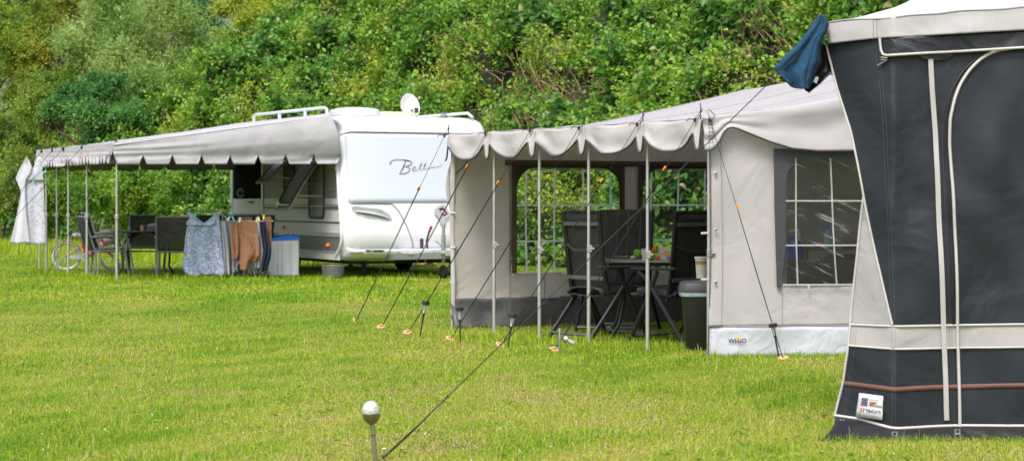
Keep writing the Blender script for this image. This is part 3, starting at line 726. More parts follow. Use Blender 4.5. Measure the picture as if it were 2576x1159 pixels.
mb = MB(); mb.lathe([(.06,0),(.06,.03),(.03,.05),(.05,.06),(.0,.07)], CP(.5,2.05,2.66), n=12); mb.build('roof_vent', M_greypl, cv)
# satellite dish
dc = CP(2.1,2.12,2.90); ax = Vector((.50,-.82,.25)).normalized()
mb = MB(); pr = [(0.0,-.05)]+[(.245*k/8, -.05+.05*(k/8)**2) for k in range(1, 9)]+[(.25,.01),(.245,.012)]+[(.245*k/8, -.035+.05*(k/8)**2) for k in range(7, 0, -1)]+[(0,-.035)]
a_, b_ = frame(ax); vs_ = []
nn = 26
for r_, h_ in pr:
    for k in range(nn):
        t = 2*math.pi*k/nn; vs_.append(dc+ax*h_+a_*(math.cos(t)*r_*.75)+b_*(math.sin(t)*r_*.92))
mb.add(vs_, [(i*nn+k, i*nn+(k+1) % nn, (i+1)*nn+(k+1) % nn, (i+1)*nn+k) for i in range(len(pr)-1) for k in range(nn)])
dish = mb.build('satellite_dish', mat('dish_white', (.68,.69,.68), .4), cv)
mb = MB(); lnb = dc+ax*.20+Vector((.02,0,-.13)); mb.tube([dc-Vector((0,0,.20)), dc+ax*.10-Vector((-.03,0,.2)), lnb], .012, 6); mb.build('feed_arm', M_greypl, dish)
mb = MB(); mb.box(lnb, (.07,.06,.09)); mb.tube([lnb+Vector((0,0,.0)), lnb+ax*-.05+Vector((0,0,.05))], .022, 8); mb.build('receiver', M_line, dish, bevel=.006)
mb = MB(); mb.tube([CP(2.1,2.15,2.63), CP(2.1,2.15,2.85)], .03, 8); mb.build('mast', M_greypl, dish)
# running gear
def wheel(parent, c, r_, axv, wd=.18, name='wheel'):
    axv = Vector(axv).normalized()
    m_ = MB(); m_.lathe([(r_*.62,-wd/2),(r_*.9,-wd/2),(r_,-wd*.3),(r_,wd*.3),(r_*.9,wd/2),(r_*.62,wd/2)], c, axv, 28); o_ = m_.build(name, M_rubber, parent)
    m_ = MB(); m_.lathe([(0,-wd*.2),(r_*.2,-wd*.35),(r_*.58,-wd*.3),(r_*.64,-wd*.48),(r_*.64,wd*.48),(r_*.55,wd*.3),(0,wd*.25)], c, axv, 24); m_.build('rim', M_steel, o_)
for w_ in (.28, 2.42): wheel(cv, CP(3.1, w_, .33), .33, EE)
mb = MB(); mb.bar(CP(.1,.5,.25), CP(5.5,.5,.25), .05, .09); mb.bar(CP(.1,2.2,.25), CP(5.5,2.2,.25), .05, .09); mb.bar(CP(3.1,.3,.3), CP(3.1,2.4,.3), .07, .07)
mb.build('chassis', M_line, cv)
mb = MB(); mb.box(CP(.35,1.35,.27)-Vector((0,0,.03)), (2.2,.3,.04), Matrix.Rotation(math.atan2(EE.y, EE.x), 3, 'Z')); mb.build('floor', M_line, cv)
for s, w_ in ((.55,.62),(.55,2.2),(5.2,.5),(5.2,2.2)):
    mb = MB(); p = CP(s, w_, 0); mb.bar(p+Vector((0,0,.26)), p+Vector((.03,0,.03)), .05, .07); mb.lathe([(.09,0),(.09,.015),(.04,.03)], p+Vector((.03,0,.0)), n=10); mb.build('corner_steady', M_line, cv)
mb = MB()
tip = CP(-1.15, 1.30, .42)
mb.bar(CP(.2,.6,.33), tip-Vector((0,0,.04)), .05, .10); mb.bar(CP(.2,2.0,.33), tip-Vector((0,0,.04)), .05, .10); mb.build('drawbar', M_steel, cv)
mb = MB(); mb.box(CP(-.42,1.32,.43), (.75,.5,.09), Matrix.Rotation(math.atan2(EE.y, EE.x), 3, 'Z')); mb.build('drawbar_cover', mat('cover_grey', (.60,.62,.64), .4), cv, bevel=.02)
mb = MB(); mb.tube([tip+DD*.3, tip-DD*.15], [.05,.04], 10); mb.box(tip-DD*.2, (.09,.13,.09)); mb.tube([tip+Vector((0,0,.02)), tip+Vector((-.03,0,.12)), tip+Vector((-.12,0,.2))], .014, 6); mb.build('hitch_coupling', M_greypl, cv, bevel=.01)
jw = tip+DD*.25+EE*.12
mb = MB(); mb.tube([jw-Vector((0,0,.18)), jw+Vector((0,0,.42))], .026, 10); mb.tube([jw-Vector((0,0,.05)), jw+Vector((0,0,.28))], .036, 10); js = mb.build('jockey_stand', M_steel, cv)
mb = MB(); mb.tube([jw+Vector((0,0,.42)), jw+Vector((.03,0,.5)), jw+Vector((.13,0,.54)), jw+Vector((.17,0,.6))], .010, 6); mb.build('crank', M_steel, js)
mb = MB(); mb.tube([jw+Vector((.17,0,.6)), jw+Vector((.175,0,.68))], .018, 8); mb.build('crank_grip', mat('red_grip', (.6,.03,.02), .4), js)
wheel(cv, jw-Vector((0,0,.31)), .11, EE, .06, 'jockey_wheel')
hb = tip+DD*.55-EE*.02
mb = MB(); mb.tube([hb, hb+Vector((-.02,0,.18)), hb+Vector((.02,0,.33))], .016, 8); mb.build('handbrake', M_line, cv)
mb = MB(); mb.tube([hb+Vector((.02,0,.33)), hb+Vector((.06,0,.42))], .022, 8); mb.build('handbrake_grip', mat('red_knob', (.25,.03,.02), .5), cv)
mb = MB(); mb.tube([hb+Vector((-.1,0,.15)), hb+Vector((-.1,-.05,-.05)), hb+Vector((.0,-.1,-.2)), hb+Vector((.15,-.1,-.28)), hb+Vector((.25,-.1,-.25))], .012, 6); mb.tube([hb+Vector((-.1,0,.22)), hb+Vector((-.1,0,.05))], .03, 8); mb.build('power_cable', mat('cable_dark', (.08,.03,.03), .5), cv)
# --- sun canopy in front of the caravan side
M_canopy = mat('canopy_grey', (.55,.54,.57), .75, var=.05, vs=1.5, fold=.04, fs=1.6, transl=.25, dirt=.12, dirtcol=(.33,.32,.30))
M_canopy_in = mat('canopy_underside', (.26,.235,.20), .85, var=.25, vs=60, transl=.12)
M_tape = mat('dark_binding', (.06,.058,.055), .7)
M_rope = mat('black_rope', (.02,.02,.022), .8, var=.3, vs=60)
CA = Vector((-6.12, 31.4, 0)); DP, FLN = 3.72, 5.13
can = thing('sun_canopy', 'light grey sun canopy with scalloped edges and six poles beside the caravan', 'awning', CA+EE*1.8)
def AP(q, t, z): return CA+DD*q+EE*t+Vector((0,0,z))         # q along the front, t towards the caravan
def roofz(t): return 2.14+(2.675-2.14)*(t/DP)**1.0
mb = MB(); mb.grid(lambda a, c: AP(a*FLN, c*DP, roofz(c*DP)-.05*math.sin(math.pi*c)*(.5-.5*math.cos(2*math.pi*a*5))-.03*math.sin(math.pi*c)), 60, 24)
mb.build('roof', M_canopy, can, ang=80, solid=.003)
def valance(name, p0, p1, z_up, z_lo, nsc, dep, mtl, gapf=.12, r_=.35, seed=0, flare=0.0, outv=None):
    """hanging edge from z_up(t) down, cut into nsc rounded tabs dep deep below z_lo"""
    mb = MB(); per = 16; cols = nsc*per; vs_ = []; fs_ = []
    outv = outv or Vector((0,0,0)); rows_ = 20
    for i in range(cols+1):
        t = i/cols; x = (t*nsc) % 1.0
        e = min(x, 1-x)*2
        drop = 0 if e < gapf else min(1, ((e-gapf)/r_))
        drop = math.sqrt(max(0, 1-(1-drop)**2))
        zl = z_lo(t)-dep*drop
        zu = z_up(t)
        for j in range(rows_+1):
            b_ = j/rows_; zm = z_lo(t)-.002; z = zu+(zm-zu)*(b_/.7) if b_ < .7 else zm+(zl-zm)*((b_-.7)/.3); p = p0.lerp(p1, t); w_ = .010*math.sin(t*nsc*5.1+seed)*b_**3+.016*nz(t*nsc*1.3+seed, b_*2)*b_+.022*nz(t*2.2+seed, b_*7+t*1.5, 3)*(.3+b_)
            q = p+outv*(flare*b_*b_+w_+(.10*math.sin(math.pi*min(1, b_*1.3)) if name == 'gable' else 0)*t)-EE*(.18*(1-b_)**2.2*t**10 if name == 'gable' else 0); q.z = z; vs_.append(q)
    for i in range(cols):
        for j in range(rows_): a = i*(rows_+1)+j; fs_.append((a, a+rows_+1, a+rows_+2, a+1))
    mb.add(vs_, fs_); o_ = mb.build(name, mtl, can, ang=70, solid=.003)
    return o_, [vs_[i*(rows_+1)+rows_] for i in range(cols+1)]
# near gable: fabric from the roof line down, then the tabs
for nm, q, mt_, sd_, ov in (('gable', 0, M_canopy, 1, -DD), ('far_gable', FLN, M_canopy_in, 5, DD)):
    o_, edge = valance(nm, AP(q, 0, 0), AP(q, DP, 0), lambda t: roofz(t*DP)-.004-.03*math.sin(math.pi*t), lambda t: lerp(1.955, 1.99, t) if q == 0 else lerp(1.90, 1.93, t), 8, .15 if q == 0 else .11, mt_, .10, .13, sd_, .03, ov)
    mb = MB(); mb.tube(edge, .006, 5); mb.build('binding', M_tape, o_)
o_, edge = valance('front_valance', AP(0, 0, 0), AP(FLN, 0, 0), lambda t: 2.135, lambda t: 1.95, 24, .13, M_canopy, .14, .4, 2, .05, -EE)
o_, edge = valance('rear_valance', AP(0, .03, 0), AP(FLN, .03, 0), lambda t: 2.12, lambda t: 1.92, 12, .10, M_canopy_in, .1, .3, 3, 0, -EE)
mb = MB(); mb.tube([AP(0, t/10*DP, roofz(t/10*DP)-.035) for t in range(11)], .014, 6); mb.tube([AP(0,.03,2.1), AP(FLN,.03,2.1)], .014, 6); mb.tube([AP(FLN, t/10*DP, roofz(t/10*DP)-.035) for t in range(11)], .014, 6); mb.build('ridge_pole', M_alu, can)
mb = MB(); s_ = AP(0, 3.66, 1.98); mb.ribbon([s_, s_-Vector((0,0,.12)), s_-Vector((.01,0,.24))], .025, -DD); mb.build('strap', mat('strap_cream', (.5,.5,.46), .8), can)
ends = [(108,710,0), None, None, None, None, None]
pole_q = [0, 1.0, 1.93, 3.2, 4.1, FLN]
# measured pole feet
feet = [G(289,710), G(242,699), G(201,692.6), G(154,689), G(122,685.5), G(85,683.5)]
for i, ft in enumerate(feet):
    q = (ft-CA).dot(DD)+(.06 if i == 0 else 0); base = AP(q, .07, 0)
    mb = MB(); mb.tube([base, base+Vector((0,0,1.0))], .019, 10); mb.tube([base+Vector((0,0,.9)), base+Vector((0,0,2.12))], .015, 10); po = mb.build('pole', M_alu, can)
    mb = MB(); mb.box(base+Vector((0,0,1.0)), (.06,.05,.075)); mb.build('clamp', M_greypl, po, bevel=.008)
    mb = MB(); mb.tube([base+Vector((0,0,2.12)), base+Vector((0,0,2.24))], .006, 6); mb.build('spike', M_line, po)
    top = base+Vector((0,0,2.19)); e = Vector((0,0,0))
    if i == 0: e = G(108,710)
    else: e = base-EE*(2.0+.15*(i % 3))-DD*.05*i; 
    mb = MB(); mid = top.lerp(e, .5)-Vector((0,0,.015)); mb.tube([top, top.lerp(e,.25)-Vector((0,0,.011)), mid, top.lerp(e,.75)-Vector((0,0,.011)), e], .0045, 6)
    kn = top.lerp(e, .035); mb.ell(kn, (.03,.03,.035), 8, 6, lump=.5); mb.tube([top+Vector((-.02,0,.0)), kn+Vector((.05,0,.02))], .01, 5)
    rp = mb.build('guy_rope', M_rope, can)
    if i: 
        mb = MB(); mb.tube([e+Vector((.01,0,.06)), e-Vector((-.02,0,.12))], .005, 6); tag(mb.build('tent_peg', M_steel, loc=e), 'steel peg of guy rope number %s from the near end of the far canopy' % ['','two','three','four','five','six'][i], 'tent peg', 'pegs of the far canopy')
    else:
        mb = MB(); mb.tube([e+Vector((.01,0,.06)), e-Vector((-.02,0,.12))], .005, 6); tag(mb.build('tent_peg', M_steel, loc=e), 'steel peg nearest the camera left of the far canopy poles', 'tent peg', 'pegs of the far canopy')
# --- garden furniture
M_text = mat('textilene_black', (.028,.028,.028), .7, var=.15, bump=.001, bs=200)
M_frame = mat('chair_frame_grey', (.19,.20,.21), .45, .4)
M_frame2 = mat('chair_frame_dark', (.028,.028,.03), .42, .2)
def mesh_fabric():
    m, nt, out = new_mat('mesh_fabric'); L = nt.links
    b = N(nt, 'ShaderNodeBsdfPrincipled', Roughness=.7); b.inputs['Base Color'].default_value = (.03,.03,.03,1)
    t = N(nt, 'ShaderNodeBsdfTransparent'); tc = N(nt, 'ShaderNodeTexCoord'); n = N(nt, 'ShaderNodeTexNoise', Scale=3.0); L.new(tc.outputs['Object'], n.inputs['Vector'])
    r = ramp(nt, [(0,(.12,.12,.12)),(1,(.28,.28,.28))]); L.new(n.outputs['Fac'], r.inputs['Fac'])
    ms = N(nt, 'ShaderNodeMixShader'); L.new(r.outputs['Color'], ms.inputs[0]); L.new(b.outputs[0], ms.inputs[1]); L.new(t.outputs[0], ms.inputs[2]); L.new(ms.outputs[0], out.inputs['Surface']); return m
M_mesh = mesh_fabric()
def garden_chair(label, loc, rz, group='stackable garden chairs round the black table'):
    """front faces -y"""
    t = thing('garden_chair', label, 'chair', (0,0,0), 0, group)
    mb = MB(); mb.grid(lambda a, c: Vector((-.24+.48*a, -.22+.44*c, .43-.02*math.sin(math.pi*c))), 6, 8); mb.build('seat', M_mesh, t, solid=.008)
    mb = MB(); mb.grid(lambda a, c: Vector((-.24+.48*a, .22+.17*c+.02*math.sin(math.pi*c), .42+.56*c)), 6, 8); mb.build('backrest', M_mesh, t, solid=.008)
    for s in (-1, 1):
        x = s*.26
        mb = MB(); mb.tube([V(x,.26,0), V(x,.20,.2), V(x,.21,.42), V(x,.30,.70), V(x,.39,.99)], .017, 8); mb.build('back_post', M_frame, t)
        mb = MB(); mb.tube([V(x+s*.02,-.34,0), V(x+s*.02,-.30,.3), V(x+s*.02,-.25,.55), V(x+s*.02,-.20,.63), V(x+s*.02,-.05,.66), V(x+s*.02,.29,.66)], .016, 8); mb.build('front_leg', M_frame, t)
        mb = MB(); mb.tube([V(x,-.25,.43), V(x,.22,.43)], .015, 8); mb.build('seat_rail', M_frame, t)
        mb = MB(); mb.bar(V(x+s*.02,-.15,.675), V(x+s*.02,.22,.675), .045, .018); mb.build('armrest', M_frame, t, bevel=.006)
    mb = MB(); mb.tube([V(-.26,.39,.99), V(.26,.39,.99)], .016, 8); mb.build('top_rail', M_frame, t)
    mb = MB(); mb.tube([V(-.26,-.25,.43), V(.26,-.25,.43)], .015, 8); mb.tube([V(-.26,.22,.43), V(.26,.22,.43)], .015, 8); mb.build('cross_rail', M_frame, t)
    t.location = loc; t.rotation_euler = (0,0,rz); return t
g0 = G(262, 697)
rz0 = math.atan2(EE.y, EE.x)+R(90)       # front faces +EE (to the right)
c1 = garden_chair('lower grey garden chair of the pair stacked left of the black table', (g0.x,g0.y,0), rz0)
c2 = copy_tree(c1); c2.location = (g0.x+.07, g0.y+.02, .055); c2['label'] = 'upper grey garden chair nested on the pair left of the black table'
g0 = G(436, 699); c3 = copy_tree(c1); c3.location = (g0.x,g0.y,0); c3.rotation_euler = (0,0,R(188)); c3['label'] = 'garden chair with its dark mesh back to the field between table and drying rack'
g0 = G(362, 684); c4 = copy_tree(c1); c4.location = (g0.x,g0.y,0); c4.rotation_euler = (0,0,R(8)); c4['label'] = 'dark garden chair facing the field behind the black table'
g0 = G(520, 690); c5 = copy_tree(c1); c5.location = (g0.x+.05,g0.y+.6,0); c5.rotation_euler = (0,0,R(176)); c5['label'] = 'garden chair mostly hidden behind the blue patterned dress'
tb = thing('garden_table', 'black oval garden table with curved legs under the far canopy', 'table', G(368,692))
tb0 = G(368,692)
mb = MB(); pr = [(0,.715),(.50,.715),(.52,.728),(.50,.74),(0,.74)]
mb.lathe([(0,.712),(.97,.712),(1.0,.725),(.97,.74),(0,.74)], (0,0,0), n=40); mb.v = [Vector((p.x*.62, p.y*.45, p.z))+tb0 for p in mb.v]; mb.build('table_top', M_black, tb)
for sx in (-1, 1):
    for sy in (-1, 1):
        mb = MB(); mb.tube([tb0+V(sx*.12,sy*.1,.71), tb0+V(sx*.30,sy*.2,.62), tb0+V(sx*.36,sy*.24,.40), tb0+V(sx*.34,sy*.25,.15), tb0+V(sx*.42,sy*.30,.0)], .019, 8); mb.build('leg', M_frame2, tb)
mb = MB(); mb.tube([tb0+V(-.36,-.24,.4), tb0+V(.36,.24,.4)], .012, 6); mb.tube([tb0+V(.36,-.24,.4), tb0+V(-.36,.24,.4)], .012, 6); mb.build('cross_brace', M_frame2, tb)
c = tb0+V(-.04,-.15,.74); mb = MB(); mb.lathe([(.028,0),(.037,.10),(.034,.10),(.026,.005),(0,.005)], c, n=16); tag(mb.build('paper_cup', mat('kraft_cup', (.50,.33,.17), .7), loc=c), 'brown paper cup standing on the black garden table', 'cup')
c = tb0+V(.20,-.05,.74); bx = thing('storage_box', 'grey plastic box with a raised lid on the garden table', 'box', c)
mb = MB(); mb.prism([c+V(-.17,-.12,0), c+V(.17,-.12,0), c+V(.17,-.12,.09), c+V(-.17,-.12,.09)], V(0,.26,0)); mb.build('tray', mat('box_dark', (.07,.075,.08), .4), bx, bevel=.01)
mb = MB(); mb.prism([c+V(-.17,-.125,.092), c+V(.175,-.125,.092), c+V(.175,-.125,.13), c+V(-.10,-.125,.13)], V(0,.27,0)); mb.build('lid', mat('box_lid', (.30,.32,.34), .4), bx, bevel=.01)
# --- bicycle
bw = thing('bicycle', 'small pink child bicycle with white tyres, saddle and basket', 'bicycle', G(167,681))
B0 = G(167, 681); BR = .26; bx_ = Vector((.985,.17,0)).normalized()
M_pink = mat('pink_paint', (.80,.03,.30), .25, var=.05, coat=.5); M_tyre = mat('white_tyre', (.62,.62,.60), .7); M_wpl = mat('white_plastic', (.72,.72,.70), .4)
def BP(x, z, y=0): return B0+bx_*x+Vector((-bx_.y, bx_.x, 0))*y+Vector((0,0,z))
fx = Vector((.80,.60,0)).normalized()    # front wheel is turned
def bwheel(c, d):
    n_ = Vector((-d.y, d.x, 0)); q = [c+d*(math.cos(a*math.pi/18)*BR)+Vector((0,0,math.sin(a*math.pi/18)*BR)) for a in range(36)]
    m_ = MB(); m_.tube([c+(p-c)*.91 for p in q], .024, 8, closed=True); w_ = m_.build('wheel', M_tyre, bw)
    m_ = MB(); m_.tube([c+(p-c)*.83 for p in q], .010, 6, closed=True); m_.build('rim', M_steel, w_)
    m_ = MB()
    for k in range(20): m_.tube([c+n_*(.02*(-1)**k), c+(q[(k*9//5) % 36]-c)*.82], .0022, 4)
    m_.lathe([(.018,-.04),(.018,.04)], c, n_, 10); m_.build('spokes', M_steel, w_)
    m_ = MB(); m_.grid(lambda a, b_: c+(d*math.cos(R(10+150*a) if d is not bx_ else R(20+150*a))+Vector((0,0,1))*math.sin(R(10+150*a) if d is not bx_ else R(20+150*a)))*(BR+.012)+n_*(-.035+.07*b_), 16, 2); m_.build('mudguard', M_pink, bw, solid=.006)
rc = BP(0, BR); fc = BP(.80, BR)
bwheel(rc, bx_); bwheel(fc, fx)
mb = MB(); bbk = BP(.34,.25); st = BP(.26,.60); hd = BP(.62,.56); hd2 = BP(.66,.44)
mb.tube([bbk, BP(.28,.50)], .022, 8); mb.tube([bbk, BP(.45,.30), BP(.58,.42), hd2], .036, 8); mb.tube([BP(.29,.42), BP(.45,.44), hd], .022, 8); mb.tube([hd+Vector((0,0,.05)), hd2], .022, 8)
for y in (-.04,.04):
    mb.tube([rc+Vector((0,0,0))+Vector((0,y,0)), bbk+Vector((0,y*.4,0))], .014, 6); mb.tube([rc+Vector((0,y,0)), BP(.285,.45)+Vector((0,y*.4,0))], .009, 6)
mb.build('frame', M_pink, bw)
mb = MB(); mb.tube([hd2, BP(.70,.36)+Vector((0,-.045,0)), fc+Vector((0,-.045,0))], .012, 6); mb.tube([hd2, BP(.70,.36)+Vector((0,.045,0)), fc+Vector((0,.045,0))], .012, 6); mb.build('fork', M_pink, bw)
mb = MB(); mb.tube([BP(.28,.48), st], .012, 8); mb.build('seat_post', M_steel, bw)
mb = MB(); mb.ell(st+V(.0,0,.03), (.14,.07,.035), 14, 8); mb.ell(st+V(-.08,0,.035), (.08,.09,.045), 12, 8); mb.build('saddle', M_wpl, bw)
mb = MB(); mb.tube([hd+Vector((0,0,.05)), BP(.60,.68), BP(.60,.78)], .013, 8); mb.tube([BP(.52,.86,-.20)+V(-.06,0,0), BP(.58,.86,-.16), BP(.61,.78,-.03), BP(.61,.78,.03), BP(.64,.88,.16), BP(.64,.88,.24)], .011, 6); mb.build('handlebar', M_wpl, bw)
mb = MB(); mb.tube([BP(.46,.86,-.21), BP(.53,.865,-.19)], .018, 8); mb.tube([BP(.64,.88,.22), BP(.65,.88,.30)], .018, 8); mb.build('grip', mat('pale_grip', (.6,.6,.62), .6), bw)
mb = MB()
def bask(a, b_):
    th = 2*math.pi*a; r_ = .10+.05*b_; return BP(.76,.52+.22*b_)+Vector((math.cos(th)*r_*1.1, math.sin(th)*r_*.8, .02*math.cos(th)*b_))
mb.grid(bask, 20, 5); bk = mb.build('basket', M_wpl, bw, solid=.006)
mb = MB(); mb.tube([bask(k/20, 1) for k in range(20)], .010, 6, closed=True); mb.build('basket_rim', mat('basket_rim', (.5,.5,.5), .5), bk)
mb = MB(); mb.prism([BP(.05,.22,-.05), BP(.34,.19,-.05), BP(.42,.24,-.05), BP(.38,.31,-.05), BP(.26,.31,-.05), BP(.06,.27,-.05)], V(0,.012,0)); mb.build('chain_guard', M_wpl, bw, bevel=.004)
mb = MB(); mb.lathe([(.0,-.012),(.05,-.012),(.05,.012),(0,.012)], BP(.36,.25,-.06), (0,1,0), 16); mb.tube([BP(.36,.25,-.07), BP(.34,.12,-.09)], .010, 6); mb.box(BP(.34,.12,-.11), (.08,.07,.02)); mb.build('crank', M_steel, bw)
# --- cloth helper: a hanging sheet whose outline is given row by row in photograph pixels at depth Y
def hang(name, label, cat, rows_, Y, m, folds=5, amp=.035, tip=0, nu=30, nv=30, solid=.006, group=None, seed=0, lean=0, parent=None):
    """rows_: list of (v, u_left, u_right)"""
    mb = MB()
    def fn(a, b_):
        v = rows_[0][0]+(rows_[-1][0]-rows_[0][0])*b_
        ul = interp(v, [(r[0], r[1]) for r in rows_]); ur = interp(v, [(r[0], r[2]) for r in rows_])
        k = .15+.85*b_; y = Y+amp*k*math.sin(a*folds*2*math.pi+seed+1.5*b_*math.sin(seed+a*3))+amp*.9*nz(a*3+seed, b_*2.2, seed)*k+lean*b_
        v2 = v+tip*math.sin(a*math.pi*2+seed)*b_*b_+ (5*nz(a*4+seed, 0, 3)*b_**3 if tip else 0)
        p = P(lerp(ul, ur, a), v2, Y); p.y = y; p.x += amp*.3*k*math.cos(a*folds*2*math.pi+seed); return p
    mb.grid(fn, nu, nv)
    o_ = mb.build(name, m, parent, ang=85, solid=solid, loc=None if parent else fn(.5, 1))
    if label: tag(o_, label, cat, group)
    return o_
M_floral = patterned('white_floral', (.74,.75,.82), (.42,.46,.58), 16, .57, transl=.3, fig2=(.35,.42,.45))
M_whitecloth = mat('white_cloth', (.74,.75,.80), .85, transl=.3, weave=.001)
# dress on the guy ropes
dY = 34.6
M_floral2 = patterned('white_floral_lining', (.76,.77,.84), (.66,.68,.76), 16, .60, transl=.3)
dr_ = thing('hanging_dress', 'white floral strapped dress pegged to the guy ropes at far left', 'dress', P(72, 615, dY))
hang('skirt', None, None, [(450,58,109),(500,60,111),(560,62,113),(615,64,115)], dY, M_floral, 2, .03, 1, parent=dr_, seed=1)
hang('bodice', None, None, [(398,96,103),(412,90,105),(430,80,107),(444,66,108),(454,56,110)], dY-.03, M_floral, 1, .012, 0, 20, 16, parent=dr_, seed=2)
hang('side_panel', None, None, [(400,64,72),(420,52,80),(436,44,76),(449,39,66),(466,47,62),(484,53,63),(540,42,66),(612,25,74)], dY-.07, M_floral2, 1, .02, 1, 16, 40, parent=dr_, seed=6)
pegcols = [('pale wooden', (.5,.4,.25)), ('white', (.7,.7,.7)), ('turquoise', (.1,.55,.6)), ('light green', (.2,.6,.4)), ('pink', (.8,.25,.3)), ('purple', (.25,.12,.5)), ('yellow', (.7,.6,.05))]
def clothespin(u, v, Y, ci, tilt, label):
    c = P(u, v, Y); mb = MB(); M_ = Matrix.Rotation(tilt, 3, 'Y')
    for s in (-1, 1):
        a = c+M_ @ V(s*.010,0,.04); b_ = c+M_ @ V(s*.004,0,-.04); mb.bar(a, b_, .009, .012)
    mb.tube([c+M_ @ V(-.012,0,.0), c+M_ @ V(.012,0,.0)], .006, 6)
    tag(mb.build('clothespin', mat('peg_%d' % ci, pegcols[ci][1], .5), loc=c), label, 'clothespin', 'clothespins')
clothespin(65, 400, dY-.1, 0, .5, 'pale clothespin on the left shoulder of the white floral dress')
clothespin(101, 398, dY-.1, 1, -.9, 'white clothespin on the right shoulder of the white floral dress')
clothespin(118, 416, dY-.1, 2, 1.3, 'turquoise clothespin lying along the rope right of the white dress')
clothespin(111, 433, dY-.1, 3, 1.0, 'light green clothespin at the right edge of the white dress bodice')
clothespin(82, 460, dY-.15, 3, .4, 'green clothespin in front of the white dress skirt')
clothespin(206, 397, 33.0, 4, 1.0, 'pink clothespin on the middle guy rope of the far canopy')
clothespin(268, 394, 31.2, 5, .2, 'purple clothespin beside the nearest pole of the far canopy')
# --- clothes airer and laundry
rk = thing('drying_rack', 'folding grey clothes drying rack loaded with laundry beside the caravan', 'drying rack', G(580,695))
ra, rb = P(468,530,33.2), P(560,531,33.2)
def RP(u, v, dy=0): p = P(u, v, 33.2); p.y += dy; return p
mb = MB(); mb.tube([RP(470,530,-.25), RP(555,531,-.25), RP(583,556,-.25), RP(690,556,-.2)], .010, 6); mb.tube([RP(470,532,.35), RP(555,533,.35), RP(583,553,.35), RP(690,553,.35)], .010, 6)
mb.tube([RP(470,530,-.25), RP(470,532,.35)], .010, 6); mb.tube([RP(690,556,-.2), RP(690,553,.35)], .010, 6)
for k in range(7): u = 480+k*33; v = 530 if u < 555 else 555; mb.tube([RP(u,v,-.22), RP(u,v,.33)], .005, 6)
mb.build('rail', M_steel, rk)
for a_, b__ in (((600,560,-.2),(648,697,-.25)), ((655,560,-.2),(585,699,-.25)), ((600,560,.3),(648,692,.3)), ((655,560,.3),(590,692,.3)), ((480,560,-.1),(490,698,-.1)), ((556,540,.2),(548,694,.2))):
    mb = MB(); mb.tube([RP(*a_), RP(*b__)], .010, 6); mb.build('leg', M_steel, rk)
lg = 'laundry on the drying rack'
M_blue = patterned('blue_paisley', (.30,.37,.55), (.62,.68,.84), 13, .52, transl=.2)
bd = thing('blue_dress', 'blue and white patterned dress hanging at the left of the drying rack', 'dress', RP(510,696,-.35), 0, lg)
hang('skirt', None, None, [(566,470,553),(600,465,556),(640,461,560),(668,455,565),(684,463,566),(692,478,560)], 32.85, M_blue, 3, .045, 3, 34, 30, seed=1.2, parent=bd)
hang('bodice', None, None, [(535,472,478),(545,471,492),(556,470,505),(568,470,530)], 32.84, M_blue, 1, .03, 0, 14, 12, seed=2, parent=bd)
hang('shoulder_strap', None, None, [(535,544,550),(545,534,552),(556,522,553),(568,500,553)], 32.84, M_blue, 1, .03, 0, 14, 12, seed=3, parent=bd)
hang('lining', None, None, [(600,470,552),(680,480,555),(697,500,548)], 32.98, M_whitecloth, 3, .04, 2, 20, 16, seed=4, parent=bd)
M_brown = mat('brown_jersey', (.27,.135,.07), .9, var=.08, fold=.02, fs=8, weave=.001)
M_navy = mat('navy_cloth', (.010,.014,.035), .85, fold=.015, fs=8)
M_blackc = mat('black_cloth', (.012,.012,.015), .85, fold=.015, fs=8)
M_greyc = mat('grey_towelling', (.40,.41,.44), .95, var=.1, fold=.02, fs=9, bump=.004, bs=120)
M_lightb = mat('pale_blue_cloth', (.55,.60,.72), .9, fold=.015, fs=9)
hang('black_shirt', 'black shirt hung behind the blue patterned dress', 'shirt', [(541,502,556),(560,504,556),(600,506,556)], 33.1, M_blackc, 2, .03, 0, group=lg, seed=2)
hang('white_towel', 'white towel hanging just right of the blue patterned dress', 'towel', [(556,555,566),(620,560,576),(690,562,580)], 32.95, M_whitecloth, 2, .04, 2, group=lg, seed=3)
hang('grey_towel', 'grey towel between the white towel and the brown shirt', 'towel', [(557,564,585),(620,572,592),(684,566,600)], 33.05, M_greyc, 2, .04, 2, group=lg, seed=4)
hang('grey_sheet', 'long grey sheet hanging low behind the brown shirt', 'sheet', [(600,590,650),(660,590,672),(692,596,680)], 33.3, M_greyc, 6, .05, 3, group=lg, seed=8)
bs_ = thing('brown_shirt', 'brown long sleeved shirt with a small printed sign hanging upside down', 'shirt', RP(614,680,-.4), 0, lg)
hang('torso', None, None, [(558,582,646),(590,590,650),(615,598,650),(640,602,650),(660,603,632),(680,606,624)], 32.8, M_brown, 1, .035, 0, 26, 28, seed=2.5, parent=bs_)
hang('sleeve', None, None, [(560,580,596),(600,580,600),(640,584,600),(653,590,597)], 32.76, M_brown, 1, .04, 1, 10, 20, seed=5, parent=bs_)
hang('sleeve', None, None, [(590,626,648),(620,636,652),(645,640,653),(660,634,646)], 32.74, M_brown, 1, .04, 1, 10, 20, seed=6, parent=bs_)
mb = MB(); q = [(609,586),(617,585),(625,582),(624,589),(621,594),(623,586),(617,583),(609,588)]
mb.ribbon([RP(a, c, -.49) for a, c in q], .006, V(0,-1,0)); mb.build('print', mat('print_dark', (.08,.05,.05), .8), bs_)
hang('blue_cloth', 'pale blue cloth between the brown shirt and the navy trousers', 'cloth', [(558,645,655),(620,640,660),(672,640,664)], 32.95, M_lightb, 2, .04, 2, group=lg, seed=5)
